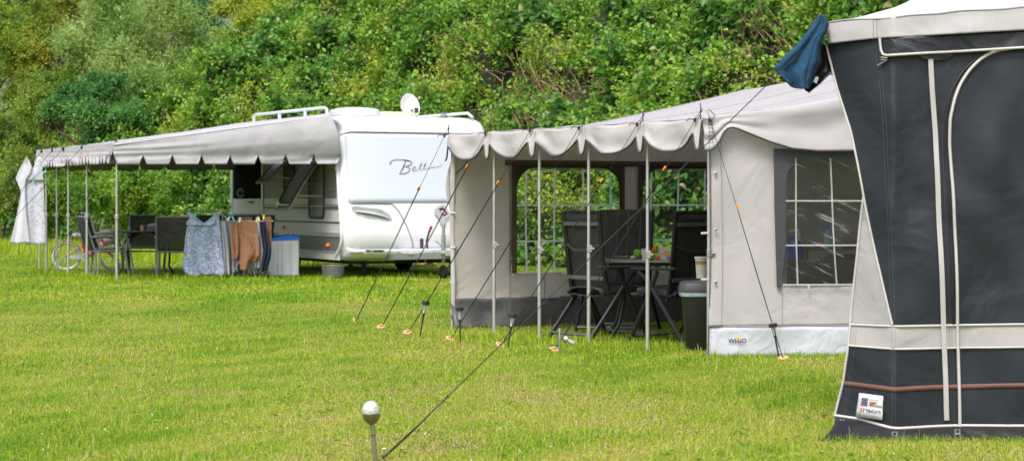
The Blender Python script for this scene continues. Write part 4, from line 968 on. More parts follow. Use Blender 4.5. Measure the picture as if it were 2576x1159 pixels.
hang('navy_trousers', 'dark navy trousers hanging right of the brown shirt', 'trousers', [(557,652,668),(590,656,674),(630,662,682),(655,658,678),(682,655,668)], 32.82, M_navy, 2, .04, 2, group=lg, seed=6)
hang('white_cloth', 'white cloth hanging low behind the navy trousers', 'cloth', [(560,664,674),(620,668,678),(684,652,682)], 33.0, M_whitecloth, 3, .04, 2, group=lg, seed=7)
hang('brown_trousers', 'brown trousers hanging at the right end of the drying rack', 'trousers', [(545,662,682),(580,672,684),(622,674,683)], 32.9, M_brown, 2, .03, 1, group=lg, seed=9)
hang('black_jacket', 'black jacket draped over the back rail of the rack', 'jacket', [(541,570,693),(556,575,692),(575,640,690),(597,680,689)], 33.5, M_blackc, 3, .03, 1, group=lg, seed=10)
hang('brown_cloth', 'small folded brown cloth on the rail above the brown shirt', 'cloth', [(546,597,634),(560,597,634)], 33.1, M_brown, 3, .02, 0, group=lg, seed=11)
for (u, v, ci, tl, lb) in [(553,533,4,.6,'pink clothespin on the corner of the drying rack above the blue dress'),(575,550,1,.5,'white clothespin left of the brown shirt'),(586,549,2,-.4,'turquoise clothespin on the rail above the grey towel'),(603,553,1,.2,'white clothespin on the left shoulder of the brown shirt'),(646,553,6,.1,'yellow clothespin at the right edge of the brown shirt'),(651,551,1,-.2,'white clothespin beside the yellow one on the brown shirt'),(663,546,6,.1,'yellow clothespin on the navy trousers'),(491,543,2,.2,'turquoise clothespin behind the left strap of the blue dress')]:
    clothespin(u, v, 32.7, ci, tl, lb)
# --- spin dryer style washing machine
wm = thing('camping_washer', 'small white twin tub washing machine with a bright blue top', 'washing machine', G(715,697))
W0 = G(715,697); Wr = Matrix.Rotation(R(10), 3, 'Z')
M_wash = mat('washer_white', (.62,.64,.67), .4, var=.03, dirt=.1)
def WP(x, y, z): return W0+Wr @ V(x, y, z)
mb = MB(); mb.box(WP(0,.2,.315), (.49,.40,.61), Wr); mb.build('cabinet', M_wash, wm, bevel=.03)
mb = MB()
for x in (-.10,-.03,.09,.12): mb.bar(WP(x,-.004,.04), WP(x,-.004,.58), .010, .012)
mb.build('cabinet_rib', mat('washer_rib', (.50,.52,.55), .4), wm)
mb = MB(); mb.prism([WP(-.25,-.01,.60), WP(.25,-.01,.62), WP(.25,-.01,.665), WP(.10,-.01,.675), WP(-.20,-.01,.655), WP(-.25,-.01,.63)], Wr @ V(0,.42,0)); mb.build('control_top', mat('washer_blue', (.015,.17,.66), .3), wm, bevel=.012)
mb = MB(); mb.box(WP(-.12,.30,.70), (.20,.16,.05), Wr); mb.build('lid', mat('washer_lid', (.30,.33,.36), .3), wm, bevel=.01)
for x in (.07,.14):
    mb = MB(); mb.lathe([(.022,0),(.022,.03),(.012,.035),(0,.035)], WP(x,.04,.69), (0,-.4,.9), 14); mb.build('knob', M_steel, wm)
# --- ribbed bucket under the caravan
bk0 = G(838,700); mb = MB(); prof_ = []
for k in range(7): prof_ += [(.155+.006*(k % 2)+.003*k, k*.031), (.165+.003*k, k*.031+.016)]
mb.lathe([(0,0)]+prof_+[(.172,.215),(.15,.215),(.14,.03),(0,.03)], bk0, n=28)
bkt = mb.build('ribbed_bucket', mat('bucket_grey', (.07,.075,.07), .5), loc=bk0); tag(bkt, 'grey striped collapsible bucket on the grass under the caravan corner', 'bucket')
mb = MB()
for k in range(1, 7): mb.lathe([(.168+.003*k, k*.031+.010),(.173+.003*k, k*.031+.016),(.168+.003*k, k*.031+.022)], bk0, n=28)
mb.build('stripe', mat('bucket_light', (.20,.21,.21), .5), bkt)
# speaker on the stable door
sp0 = SP(4.95, 1.32, .03); spk = thing('portable_speaker', 'small round grey lamp or speaker in the dark caravan doorway', 'speaker', sp0)
mb = MB(); mb.lathe([(0,0),(.07,0),(.085,.02),(.085,.09),(.07,.11),(.055,.10),(0,.095)], sp0+V(0,0,.07)+EE*.04, -DD*.8-EE*.6, 20); mb.build('housing', M_greypl, spk)
mb = MB(); mb.lathe([(0,.10),(.03,.105),(.045,.115),(.04,.12),(0,.118)], sp0+V(0,0,.07)+EE*.04, -DD*.8-EE*.6, 16); mb.build('cone', M_line, spk)
y0 = G(1050, 668); mb = MB(); mb.grid(lambda a, c: y0+V((a-.5)*.75, (c-.5)*.7, .03+.10*abs(nz(a*3, c*3, 2))), 14, 8)
tag(mb.build('yellow_tarp', mat('tarp_yellow', (.55,.48,.03), .6), loc=y0, solid=.004), 'crumpled yellow sheet on the grass seen under the caravan', 'sheet')
# ================================================================== near awning with walls, furniture, ropes
M_cot = mat('awning_cotton', (.57,.545,.55), .85, var=.035, vs=1.5, fold=.035, fs=1.8, weave=.0008, transl=.22, dirt=.10, dirtcol=(.30,.29,.26))
M_cotin = mat('awning_cotton_inside', (.63,.60,.585), .85, var=.05, vs=1.5, fold=.03, fs=2.0, transl=.30)
M_roof = mat('awning_roof', (.74,.725,.74), .7, var=.03, vs=1.2, fold=.04, fs=1.4, transl=.58, dirt=.15, dirtcol=(.45,.45,.44))
M_pvc = mat('hem_pvc', (.54,.56,.63), .35, var=.04, vs=3, fold=.03, fs=4)
M_pvcdark = mat('hem_dark', (.085,.088,.095), .45, var=.1, vs=3, fold=.04, fs=3)
M_trim = mat('window_trim_anthracite', (.055,.053,.062), .7, fold=.01, fs=4)
M_brownt = mat('header_brown', (.075,.055,.04), .8)
M_grid = mat('window_bar_white', (.88,.88,.87), .6, transl=.75)
M_vin = vinyl('clear_window', (.90,.94,.92), refl=.05, rough=.02, bump=.006, bs=5, milky=.03, drops=True)
M_vin2 = vinyl('wrinkled_window_dimmed', (.60,.61,.61), refl=.04, rough=.03, bump=.0025, bs=3.0, refl_streak=True, milky=.02)  # grey tint paints a dim interior, streak mask paints reflections
M_orange = mat('orange_plastic', (.80,.27,.02), .4)
M_terra = mat('terracotta_disc', (.72,.36,.20), .6, var=.08)
NA = Vector((-.586, 20.1, 0)); NB = Vector((1.55, 16.38, 0)); ND_ = (NB-NA).normalized(); NLN = (NB-NA).length
NO = Vector((ND_.y, -ND_.x, 0)); NO = NO if NO.x < 0 else -NO            # outwards, to the left and near
aw = thing('caravan_awning', 'light grey caravan awning with scalloped edge, six poles and window walls', 'awning', NA.lerp(NB, .5))
def ZT(t): return 1.905+.01*t
BRr = Vector((2.47, 21.6, 2.42)); FRr = Vector((4.62, 16.75, 2.62))      # ends of the rail along its caravan
def RF(a, b):
    """roof surface, a along the front 0..1 (far..near), b towards the caravan"""
    p = (NA.lerp(NB, a)+Vector((0,0,ZT(a)))).lerp(BRr.lerp(FRr, a), b)
    p.z -= .11*math.sin(math.pi*max(0,b)**.8)*(1-.2*a)
    p.z += (.012*math.sin(a*5*2*math.pi)**2*-1)*(1-b)*2+.006*nz(a*9, b*4, 1)
    return p
mb = MB(); mb.grid(RF, 70, 40); mb.build('roof', M_roof, aw, ang=85, solid=.003)
mb = MB(); mb.grid(lambda a, b: RF(.005+a*.99, .004+b*.98)-Vector((0,0,.012)), 40, 24); mb.build('roof_lining', mat('lining_tan', (.72,.61,.46), .9, var=.06, vs=2, fold=.02, transl=.72), aw, ang=85)
mb = MB()
for a in (0.0, .5, .78, 1.0): mb.tube([RF(a, k/20)+Vector((0,0,.004)) for k in range(21)], .004, 5)
mb.tube([RF(k/30, .22)+Vector((0,0,.004)) for k in range(31)], .003, 5)
mb.build('roof_seam', mat('seam_light', (.34,.34,.33), .8), aw)
# pole stations along the front, measured from the photograph
pu = [(1139,825),(1243,832),(1357,848),(1481,860),(1629,882),(1772,893)]
qs = []
for u, v in pu:
    # intersect the column with the front line
    k = (u-CX)/F; t = (k*NA.y-NA.x)/((NB.x-NA.x)-k*(NB.y-NA.y)); qs.append(t)
qs[0] = 0.0; qs[-1] = 1.0
def NF(a, z, o=0): p = NA.lerp(NB, a)+NO*o; p.z = z; return p
# scalloped front valance
def val_pts():
    out_ = []
    for (a, b_) in zip(qs, qs[1:]):
        w_ = (b_-a)*NLN; tab = .055/NLN; n_ = 40
        for i in range(n_):
            x = a+(b_-a)*i/n_; d0 = (x-a)*NLN; d1 = (b_-x)*NLN
            e = min(d0, d1)
            if e < .062: dp = .258-.135*(e/.062)**3.5
            else:
                s_ = (e-.062)/(w_/2-.062); dp = .123+.135*math.sin(min(1, s_*1.1)*math.pi/2)
            out_.append((x, dp))
    out_.append((1.0, .255)); return out_
vp = val_pts(); mb = MB(); rows_ = 10; vs_ = []; fs_ = []
for i, (x, dp) in enumerate(vp):
    for j in range(rows_+1):
        b_ = j/rows_; near = min(abs(x-q) for q in qs)*NLN
        puck = .022*math.sin(x*NLN*9)*b_+.02*nz(x*14, b_*2, 4)*(.4+b_)
        vs_.append(NF(x, ZT(x)-.004-dp*b_-.02*(1-b_)*min(1, near*2), .045+.03*b_+puck*min(1, near*6)))
for i in range(len(vp)-1):
    for j in range(rows_): a = i*(rows_+1)+j; fs_.append((a, a+rows_+1, a+rows_+2, a+1))
mb.add(vs_, fs_); fv = mb.build('front_valance', M_cot, aw, ang=80, solid=.003)
mb = MB(); mb.tube([vs_[i*(rows_+1)+rows_]+NO*.004 for i in range(len(vp))], .0078, 6); mb.build('binding', M_tape, fv)
mb = MB()
for q in qs[1:-1]:
    for s in (-.02,.02): mb.tube([NF(q+s/NLN, ZT(q)-z, .05+.004) for z in (.02,.1,.2)], .0018, 4)
mb.build('seam', mat('stitch_grey', (.2,.2,.2), .8), fv)
# roof overlap between front edge of the roof surface and the top of the valance
mb = MB(); mb.grid(lambda a, c: RF(a, .0).lerp(NF(a, ZT(a)-.008, .048), c)+Vector((0,0,.004*math.sin(math.pi*c))), 60, 3); mb.build('roof_edge', M_roof, aw, ang=80, solid=.002)
# poles
for i, q in enumerate(qs):
    p = NF(q, 0, .0 if i < 5 else -.03); 
    mb = MB(); mb.tube([p, p+V(0,0,.86)], .0165, 12); mb.tube([p+V(0,0,.8), p+V(0,0,1.9)], .0135, 12); po = mb.build('pole', M_alu, aw)
    mb = MB(); mb.box(p+V(.008,0,.80+.03*(i % 2)), (.045,.04,.065)); mb.tube([p+V(.02,-.02,.80+.03*(i%2)), p+V(.05,-.02,.80+.03*(i%2))], .012, 6); mb.build('clamp', M_greypl, po, bevel=.006)
    if i < 5:
        mb = MB(); mb.tube([NF(q, 1.90, .045), NF(q, 2.0, .045)], .0045, 6); mb.build('spike', M_line, po)
mb = MB(); mb.tube([NF(0,1.86), NF(1,1.86)], .011, 8); mb.tube([RF(0, k/12)-V(0,0,.03) for k in range(13)], .011, 8); mb.tube([RF(.62, k/12)-V(0,0,.03) for k in range(13)], .011, 8); mb.tube([RF(.995, k/12)-V(0,0,.03) for k in range(13)], .011, 8)
mb.build('roof_bar', M_alu, aw)
mb = MB(); mb.tube([NF(1,1.90,.05), NF(1,2.03,.05)], .0045, 6); mb.build('spike', M_line, aw)
# ---- far gable wall with two arched windows
FW = (Vector((BRr.x, BRr.y, 0))-NA); FWL = FW.length; fw = FW.normalized(); fn_ = Vector((fw.y, -fw.x, 0))    # towards the camera
def FWp(t, z, o=0): p = NA+fw*t+fn_*o; p.z = z; return p
def ftop(t): return RF(0, t/FWL).z-.006
wins = [(.66,1.90),(2.10,3.34)]; WZ0, WZ1 = .53, 1.60
def in_win(t, z):
    for a, b_ in wins:
        if a < t < b_ and WZ0 < z < WZ1-.04: return True
    return False
mb = MB()
NU, NV = 110, 80
def fwall(a, c):
    t = a*FWL; z = c*ftop(t)
    o = .02*nz(t*1.6, z*1.1, 8)+.012*math.sin(t*7+z)
    if z < .42 and t < 1.4: o += .10*abs(nz(t*2.2, z*3, 2))*(1-z/.42)*1.4      # slack skirt
    return FWp(t, z, o)
mb.grid(fwall, NU, NV, lambda a, c: not in_win(a*FWL, c*ftop(a*FWL)) and c*ftop(a*FWL) > .27)
mb.build('far_wall', M_cotin, aw, ang=85, solid=.002)
def skirt(a, c):
    t = -.03+a*(FWL+.03); z = .29*c
    k = max(0, 1-t/1.7)
    o = .02+.10*k*(1-c)+.11*k*nz(t*3.1, z*4, 5)+.02*nz(t*5, z*3, 1)+.012*math.sin(t*11)
    return FWp(t, max(.0, z+.03*k*nz(t*4, 3)*c), o)
mb = MB(); mb.grid(skirt, 90, 10); mb.build('mud_skirt', M_pvcdark, aw, ang=80, solid=.003)
mb = MB(); mb.tube([FWp(1.0, z/10*.5, .03+.008*math.sin(z)) for z in range(0,11)], .004, 5); mb.tube([FWp(.62, z/10*1.9, .022) for z in range(1,10)], .004, 5); mb.build('zip_line', mat('zip_grey', (.13,.13,.13), .7), aw)
mb = MB(); mb.grid(lambda a, c: FWp(.56+a*(FWL-.56), 1.60+.055*c, .035+.006*nz(a*12, c)), 40, 2); mb.build('window_header', M_brownt, aw, solid=.004)
for wi, (a0, b0) in enumerate(wins):
    wn = None
    mb = MB(); mb.grid(lambda a, c: FWp(a0+a*(b0-a0), WZ0+c*(WZ1-WZ0), .004+.012*nz(a*3, c*2, wi)), 16, 16); wn = mb.build('window', M_vin, aw, ang=80)
    # dark surround: left and right strips and rounded upper corners
    mb = MB()
    r_ = .22; st = .035
    outer = [(a0-.01,WZ0),(a0-.01,WZ1),(b0+.01,WZ1),(b0+.01,WZ0)]
    inner = [(b0-st,WZ0)]
    for k in range(9): an = R(k*90/8); inner.append((b0-st-r_+r_*math.cos(an), WZ1-.02-r_+r_*math.sin(an)))
    for k in range(9): an = R(90+k*90/8); inner.append((a0+st+r_+r_*math.cos(an), WZ1-.02-r_+r_*math.sin(an)))
    inner.append((a0+st,WZ0))
    mb.prism([FWp(t, z, .020) for t, z in outer+inner], fn_*.004); mb.build('window_surround', M_line if wi == 0 else M_line, wn)
    mb = MB()
    for s in (a0, b0): mb.ribbon([FWp(s, WZ0, .030), FWp(s, WZ1, .030)], .045, fn_)
    mb.build('window_edge', M_brownt, wn)
    mb = MB()
    nb = 4
    for k in range(nb):
        t = a0+(b0-a0)*(.115+.77*k/(nb-1)*1.0); mb.ribbon([FWp(t+.006*math.sin(z*4+k), z, .018) for z in np.linspace(WZ0, WZ1-.01, 10)], .018, fn_)
    for z in (.845, 1.205): mb.ribbon([FWp(t, z, .020) for t in np.linspace(a0+.02, b0-.02, 8)], .018, fn_)
    mb.ribbon([FWp(t, WZ0+.005, .022) for t in np.linspace(a0, b0, 6)], .018, fn_)
    mb.build('window_bar', M_grid, wn)
# wall fabric edge strip along the first pole, with the loose rolled flap
mb = MB(); mb.grid(lambda a, c: NF(.0, 0)+V(-.03+.04*a, 0, .1+c*1.72)+fn_*(.03+.015*math.sin(c*9)), 3, 30); mb.build('edge_strip', M_cot, aw, ang=80, solid=.004)
mb = MB()
for k in range(5): mb.tube([NF(0, .45+k*.34)+V(-.022,-.02,0), NF(0, .45+k*.34)+V(.03,-.03,0)], .008, 6)
mb.build('pole_clip', mat('clip_pale', (.6,.6,.57), .6), aw)
mb = MB(); mb.grid(lambda a, c: NF(0, 1.15+.48*c)+V(-.02-.055*math.sin(math.pi*c)*a, .02, 0)+fn_*(.02*a), 3, 14); mb.build('loose_flap', M_cot, aw, ang=80, solid=.004)
mb = MB(); mb.tube([NF(0,1.77)+V(.02,-.03,0), NF(0,1.68)+V(.17,-.03,-.0), NF(0,1.60)+V(.13,-.03,.0), NF(0,1.50)+V(.02,-.03,0)], .005, 5); mb.build('hanging_cord', M_rope, aw)
# ---- near gable wall (with the lettered hem)
GW = Vector((4.62-NB.x, 16.75-NB.y, 0)); GWL = GW.length; gw = GW.normalized(); gn = Vector((gw.y, -gw.x, 0))
def GWp(t, z, o=0): p = NB+gw*t+gn*o; p.z = z; return p
def gt(u): k = (u-CX)/F; return (k*NB.y-NB.x)/(gw.x-k*gw.y)
def gz(v, t): return EYE-(v-HZ)/F*(NB.y+gw.y*t)
def gtop(t): return RF(1, t/GWL).z-.006
wt0, wt1 = gt(1974), gt(1974)+1.35; wz0, wz1 = gz(716, .7), gz(398, .7)
def edgew(z): 
    """outer edge of the wall next to the open side: bows a little"""
    return .02+.020*math.sin(max(0, z-.1)*1.6)
mb = MB()
def gwall(a, c):
    t0 = edgew(c*1.8)
    t = t0+a*(GWL-t0); z = .245+c*(gtop(t)-.245)
    k = math.exp(-t*5)
    o = .02*nz(t*1.2, z*.8, 3)+.018*k*math.sin(z*6)+.010*math.sin(t*16)*math.exp(-t*2.2)+.012*nz(t*4, z*1.2, 7)
    return GWp(t, z, o)
mb.grid(gwall, 120, 80, lambda a, c: not (wt0 < a*GWL < wt1 and wz0 < .245+c*(gtop(a*GWL)-.245) < wz1))
mb.build('near_wall', M_cot, aw, ang=85, solid=.003)
mb = MB(); mb.grid(lambda a, c: GWp(.022+a*(GWL-.022), -.005+.252*c, .012+.02*nz(a*6, c, 5)+.012*math.sin(a*25)*(1-c)), 60, 6); hm = mb.build('hem', M_pvc, aw, ang=80, solid=.003)
mb = MB(); mb.tube([GWp(a/30*GWL, .247, .018) for a in range(1, 31)], .003, 5); mb.build('hem_stitch', mat('stitch_pale', (.35,.36,.38), .7), hm)
mb = MB(); mb.tube([GWp(edgew(z)-.004, z, .02) for z in np.linspace(.0, 1.78, 24)], .0055, 5); mb.build('wall_piping', mat('piping_taupe', (.14,.10,.09), .7), aw)
mb = MB(); mb.tube([GWp(.12+.01*math.sin(z*2), z, .024) for z in np.linspace(.26, 1.75, 14)], .0022, 4); mb.tube([GWp(gt(1966), z, .02) for z in np.linspace(.25, wz0, 6)], .002, 4); mb.build('seam', mat('stitch_dim', (.30,.29,.28), .8), aw)
mb = MB()
for z in (.60, 1.02, 1.47): mb.lathe([(.013,0),(.013,.006),(.007,.009),(.006,.003),(0,.003)], GWp(.075, z, .03), gn, 12)
mb.build('eyelet', M_steel, aw)
# window: frame, vinyl, bars
mb = MB()
ot = gt(1946); oz1 = gz(376, .6); r_ = .20
prof_o = [(ot+.055,gz(726,.5)),(ot+.02,gz(722,.5)),(ot,1.2),(ot-.005,oz1+.005),(ot+.06,oz1+.005),(wt1+.06,oz1-.02),(wt1+.06,wz0)]
prof_i = [(wt1,wz0),(wt1,wz1-.0)]
for k in range(9): an = R(90+k*90/8); prof_i.append((wt0+r_+r_*math.cos(an), wz1-r_+r_*math.sin(an)*1.0))
prof_i += [(wt0,wz0+.3),(ot+.058,wz0)]
mb.prism([GWp(t, z, .026) for t, z in prof_o+prof_i], gn*.004)
mb2 = MB(); mb2.grid(lambda a, c: GWp(wt0-.03+a*(wt1-wt0+.03), wz0+c*(wz1-wz0), .012+.012*nz(a*3, c*2.5, 2)), 30, 20)
gwn = mb2.build('window', M_vin2, aw, ang=80); mb.build('window_frame', M_trim, gwn, bevel=.001)
mb = MB()
for u0, u1 in ((1998,2004),(2085,2102),(2172,2195)): 
    mb.ribbon([GWp(lerp(gt(u1), gt(u0), (z-wz0)/(wz1-wz0))+.004*math.sin(z*5), z, .030) for z in np.linspace(wz0, wz1-.0, 10)], .012, gn)
for z in (gz(617,.7), gz(505.5,.7), ): mb.ribbon([GWp(t, z, .032) for t in np.linspace(wt0, wt1, 8)], .011, gn)
mb.ribbon([GWp(t, wz0, .032) for t in np.linspace(wt0-.02, wt1, 8)], .013, gn)
mb.build('window_bar', M_grid, gwn)
mb = MB(); mb.tube([GWp(gt(2031), wz0, .04), GWp(gt(2031), wz0-.035, .04)], .007, 6); mb.build('toggle', M_grid, gwn)
mb = MB(); mb.grid(lambda a, c: GWp(wt0+a*(wt1-wt0), wz0+.005+.20*c, -.03+.01*nz(a*8, c)), 20, 4); mb.build('inner_panel', mat('mesh_grey', (.10,.10,.105), .8), gwn, solid=.002)
# gable valance with its dark curved binding
gv = [(0,-.26),(.045,-.262),(.09,-.22),(.13,-.12),(.175,-.075),(.22,-.075),(.35,-.13),(.50,-.19),(.68,-.245),(.9,-.265),(1.15,-.262),(1.6,-.24),(2.2,-.22),(2.9,-.2)]
mb = MB()
def gval(a, c):
    t = a*(GWL-.05); zt = gtop(t)+.012; zb = max(1.905+interp(t, gv)*.97, -9)
    if t > .05: zt = zt
    z = zt+(zb-zt)*c
    o = .05+.045*c*(1-.3*c)+.020*math.sin(c*7+t*1.1)*(1-math.exp(-t*3))+.022*nz(t*2.5, c*3, 6)
    o += .012*math.sin(c*15)*math.exp(-t*6)
    return GWp(t-.03*math.exp(-t*8), z, o)
mb.grid(gval, 90, 24); gvo = mb.build('gable_valance', M_roof, aw, ang=85, solid=.003)
mb = MB(); mb.tube([gval(k/90, 1)+gn*.004 for k in range(91)], .0085, 6); mb.build('binding', M_tape, gvo)
mb = MB()
for t in (.035,.06): mb.tube([gval(t/GWL, c/10)+gn*.004 for c in range(11)], .002, 4)
for k in range(7): mb.tube([gval(.03/GWL, .12+k*.11)+gn*.005, gval(.07/GWL, .16+k*.11)+gn*.005], .003, 4)
mb.build('gathered_seam', mat('stitch_mid', (.22,.22,.21), .8), gvo)
# lettering on the hem: WIGO with yellow mark
def hem_p(u, v): t = gt(u); return GWp(t, gz(v, t), .036)
lt0 = hem_p(1830, 861); px = 16.4/F
m_navy = mat('ink_navy', (.02,.035,.16), .5); m_yel = mat('ink_yellow', (.85,.50,.02), .5)
tm = text_mb('WI', .046, lt0, gw, V(0,0,1), 1.1, bold=.0012); tm.build('lettering', m_navy, hm, smooth=False)
tm = text_mb('GO', .046, hem_p(1852, 861), gw, V(0,0,1), 1.05, bold=.0012); tm.build('lettering', m_navy, hm, smooth=False)
mb = MB(); mb.prism([hem_p(1846,847), hem_p(1864,849), hem_p(1864,852), hem_p(1852,852), hem_p(1848,856), hem_p(1850,851)], gn*.001); mb.build('yellow_mark', m_yel, hm)
tm = text_mb('zelte', .026, hem_p(1853, 868), gw, V(0,0,1), 1.0); tm.build('small_lettering', mat('ink_grey', (.30,.34,.40), .5), hm, smooth=False)
# ---- its own caravan, mostly hidden behind the roof
cv2c = BRr.lerp(FRr, .5); cd_ = (FRr-BRr); cd_.z = 0; cl2 = cd_.length+.6; cd_.normalize(); cn_ = Vector((-cd_.y, cd_.x, 0)); cn_ = cn_ if cn_.x > 0 else -cn_
cw = thing('caravan', 'white caravan mostly hidden behind the awning, its side seen through the gable window', 'caravan', Vector((cv2c.x, cv2c.y, 0))+cn_*1.2)
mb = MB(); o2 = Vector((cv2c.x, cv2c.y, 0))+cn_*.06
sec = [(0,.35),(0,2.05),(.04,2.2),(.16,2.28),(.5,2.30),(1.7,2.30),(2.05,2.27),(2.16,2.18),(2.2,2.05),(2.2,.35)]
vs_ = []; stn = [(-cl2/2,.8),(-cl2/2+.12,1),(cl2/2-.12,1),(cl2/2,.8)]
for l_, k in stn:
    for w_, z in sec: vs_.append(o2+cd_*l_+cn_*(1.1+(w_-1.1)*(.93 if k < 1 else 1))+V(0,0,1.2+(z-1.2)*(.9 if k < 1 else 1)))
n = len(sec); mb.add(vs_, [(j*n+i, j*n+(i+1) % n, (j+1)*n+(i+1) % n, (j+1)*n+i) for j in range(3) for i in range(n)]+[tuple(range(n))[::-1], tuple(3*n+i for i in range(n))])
mb.build('body', mat('caravan_side_shaded', (.24,.25,.25), .5, dirt=.2), cw, bevel=.03)  # white shell coloured dark grey, the dim awning interior put into its tone
def C2(l_, z, o=0): return o2+cd_*l_-cn_*o+V(0,0,z)
for l0, l1, z0, z1, nm, m_ in ((-.2,.9,1.15,1.75,'window',M_smoke),(1.1,1.75,.5,2.05,'door',M_greypl)):
    mb = MB(); mb.prism([C2(l0,z0,.004), C2(l1,z0,.004), C2(l1,z1,.004), C2(l0,z1,.004)], -cn_*.02); mb.build(nm, m_, cw, bevel=.01)
for s in (-.9, .9):
    wheel(cw, o2+cd_*s*.4+cn_*.2+V(0,0,.32), .32, cn_)
# ---- guy ropes of the near awning
ropes = [(0,(893,812),(1069,476),'far left'),(1,(958,826),(1188,420),''),(2,(1025,840),(1270,460),''),(3,(1132,856),(1394,445),''),(4,(1258,872),(1529,455),''),(5,(1394,884),(1683,425),''),(5,(1971,905),(1843,521),'')]
M_peg = M_steel
discs = ['first disc from the left, tilted on edge among the grass','second disc from the left, below the caravan hitch','third disc from the left, beside the leftmost solar stake light','fourth disc from the left, in front of the first awning poles','fifth disc from the left, beside the third solar stake light','sixth disc from the left, flat beside the broken lamp stub','large disc on the grass in front of the lettered awning wall']
for i, (pi, (gu, gv_), (tu, tv), _) in enumerate(ropes):
    top = NF(qs[pi], 1.965 if pi < 5 else 1.975, .045); e = G(gu, gv_)
    if i == 6: top = GWp(.0, 1.97, .06)
    L_ = (e-top).length; f_ = (tv-(HZ-(top.z-EYE)/top.y*F))/((gv_)-(HZ-(top.z-EYE)/top.y*F)); 
    # depth-correct fraction for the tensioner
    f_ = f_*top.y/(f_*top.y+(1-f_)*e.y)*1.0 if False else (f_*e.y**-1 and (f_*top.y)/(e.y+(top.y-e.y)*f_))
    ten = top.lerp(e, f_)
    mb = MB(); mb.tube([top, top.lerp(ten,.5)-V(0,0,.006), ten], .0024, 6)
    a, b__ = frame(e-top)
    mb.tube([ten+a*.004, ten.lerp(e,.5)+a*.009-V(0,0,.008), e+a*.003], .0028, 6); mb.tube([ten-a*.004, ten.lerp(e,.5)-a*.009-V(0,0,.010), e-a*.003], .0028, 6)
    kn = top.lerp(e, .04); mb.ell(kn, (.012,.012,.02), 8, 6, lump=.5); mb.tube([kn, kn+V(-.05,0,.01), kn+V(-.07,0,-.012)], .0035, 5); mb.tube([kn+V(.015,0,.0), kn+V(.04,0,.035), top+V(.01,0,.01)], .0035, 5)
    rp = mb.build('guy_rope', M_rope, aw)
    mb = MB(); d = (e-top).normalized(); mb.prism([ten+a*x+d*y for x, y in ((-.010,-.018),(.010,-.020),(.014,.0),(.009,.022),(-.008,.020),(-.013,.002))], b__*.012); mb.build('tensioner', M_orange, rp, bevel=.002)
    pg = thing('ground_anchor', 'terracotta plastic peg, '+discs[i], 'tent peg', e, 0, 'terracotta disc pegs holding the guy ropes')
    ax = ((top-e).normalized()*.45+V(0,-.35,.55)*(1 if i not in (0,) else -.0)+V([.9,-.3,-.25,.25,.3,-.1,0][i],0,.1)).normalized()
    cc_ = e+V(-.0,-.0,.016)+ax*.0; rr_ = .042
    mb = MB(); mb.lathe([(.012,.004),(.018,.010),(rr_*.7,.012),(rr_,.006),(rr_,-.002),(rr_*.7,-.004),(.012,-.003),(.012,.004)], cc_, ax, 24); dk = mb.build('disc', M_terra, pg)
    mb = MB(); mb.lathe([(.011,-.0),(.011,.006),(.0,.006)], cc_, ax, 12); mb.build('hub', M_line, dk)
    mb = MB(); mb.tube([cc_+ax*.02, cc_-V(-.02,0,.16)], .006, 6); mb.build('peg', M_peg, pg)
# ---- solar stake lights
M_ls = mat('lamp_black', (.025,.025,.028), .4); 
def clear(name, tint, rough=.1, refl=.1):
    m, nt, out = new_mat(name); L = nt.links
    tr = N(nt, 'ShaderNodeBsdfTransparent'); tr.inputs['Color'].default_value = (*tint, 1); gl = N(nt, 'ShaderNodeBsdfGlossy', Roughness=rough)
    tc = N(nt, 'ShaderNodeTexCoord'); n = N(nt, 'ShaderNodeTexNoise', Scale=30.0); L.new(tc.outputs['Object'], n.inputs['Vector'])
    df = N(nt, 'ShaderNodeBsdfDiffuse'); df.inputs['Color'].default_value = (.6,.6,.58,1)
    r = ramp(nt, [(.3,(refl,)*3),(.7,(refl*2.5,)*3)]); L.new(n.outputs['Fac'], r.inputs['Fac'])
    ms = N(nt, 'ShaderNodeMixShader'); L.new(r.outputs['Color'], ms.inputs[0]); L.new(tr.outputs[0], ms.inputs[1]); L.new(df.outputs[0], ms.inputs[2])
    m2 = N(nt, 'ShaderNodeMixShader', Fac=.15); L.new(ms.outputs[0], m2.inputs[1]); L.new(gl.outputs[0], m2.inputs[2]); L.new(m2.outputs[0], out.inputs['Surface']); return m
M_clear = clear('lamp_clear', (.8,.82,.8), .1, .22)
def stake(uf, vf, ut, vt, label):
    f0 = G(uf, vf); ht = (vf-vt)/F*f0.y; dx = (ut-uf)/F*f0.y
    t = thing('solar_light', label, 'solar light', f0, 0, 'solar stake lights along the awning pegs')
    top = f0+V(dx, .03, ht); ax = (top-f0).normalized()
    L_ = (top-f0).length
    mb = MB(); mb.lathe([(.002,0),(.006,.03),(.008,L_*.55),(.0095,L_*.62),(.013,L_*.64),(.013,L_*.66),(0,L_*.66)], f0, ax, 8); mb.build('stake', M_ls, t)
    mb = MB(); mb.lathe([(.012,L_*.655),(.013,L_*.74),(.011,L_*.75),(0,L_*.75)], f0, ax, 12); mb.build('collar', M_steel, t)
    mb = MB(); mb.lathe([(.014,L_*.735),(.019,L_*.80),(.023,L_*.90),(.0,L_*.9)], f0, ax, 14); mb.build('lens', M_clear, t)
    mb = MB(); mb.lathe([(0,L_*.895),(.033,L_*.895),(.035,L_*.91),(.035,L_*.985),(.030,L_),(0,L_)], f0, ax, 20); mb.build('cap', M_ls, t)
stake(1056,850,1071,757,'leftmost black solar stake light, leaning right beside the third peg disc')
stake(1158,863,1156,773,'upright black solar stake light in front of the first awning poles')
stake(1276,882,1291,790,'black solar stake light leaning right between the second and third awning poles')
stake(1960,902,1945,814,'black solar stake light leaning left before the lettered awning wall')
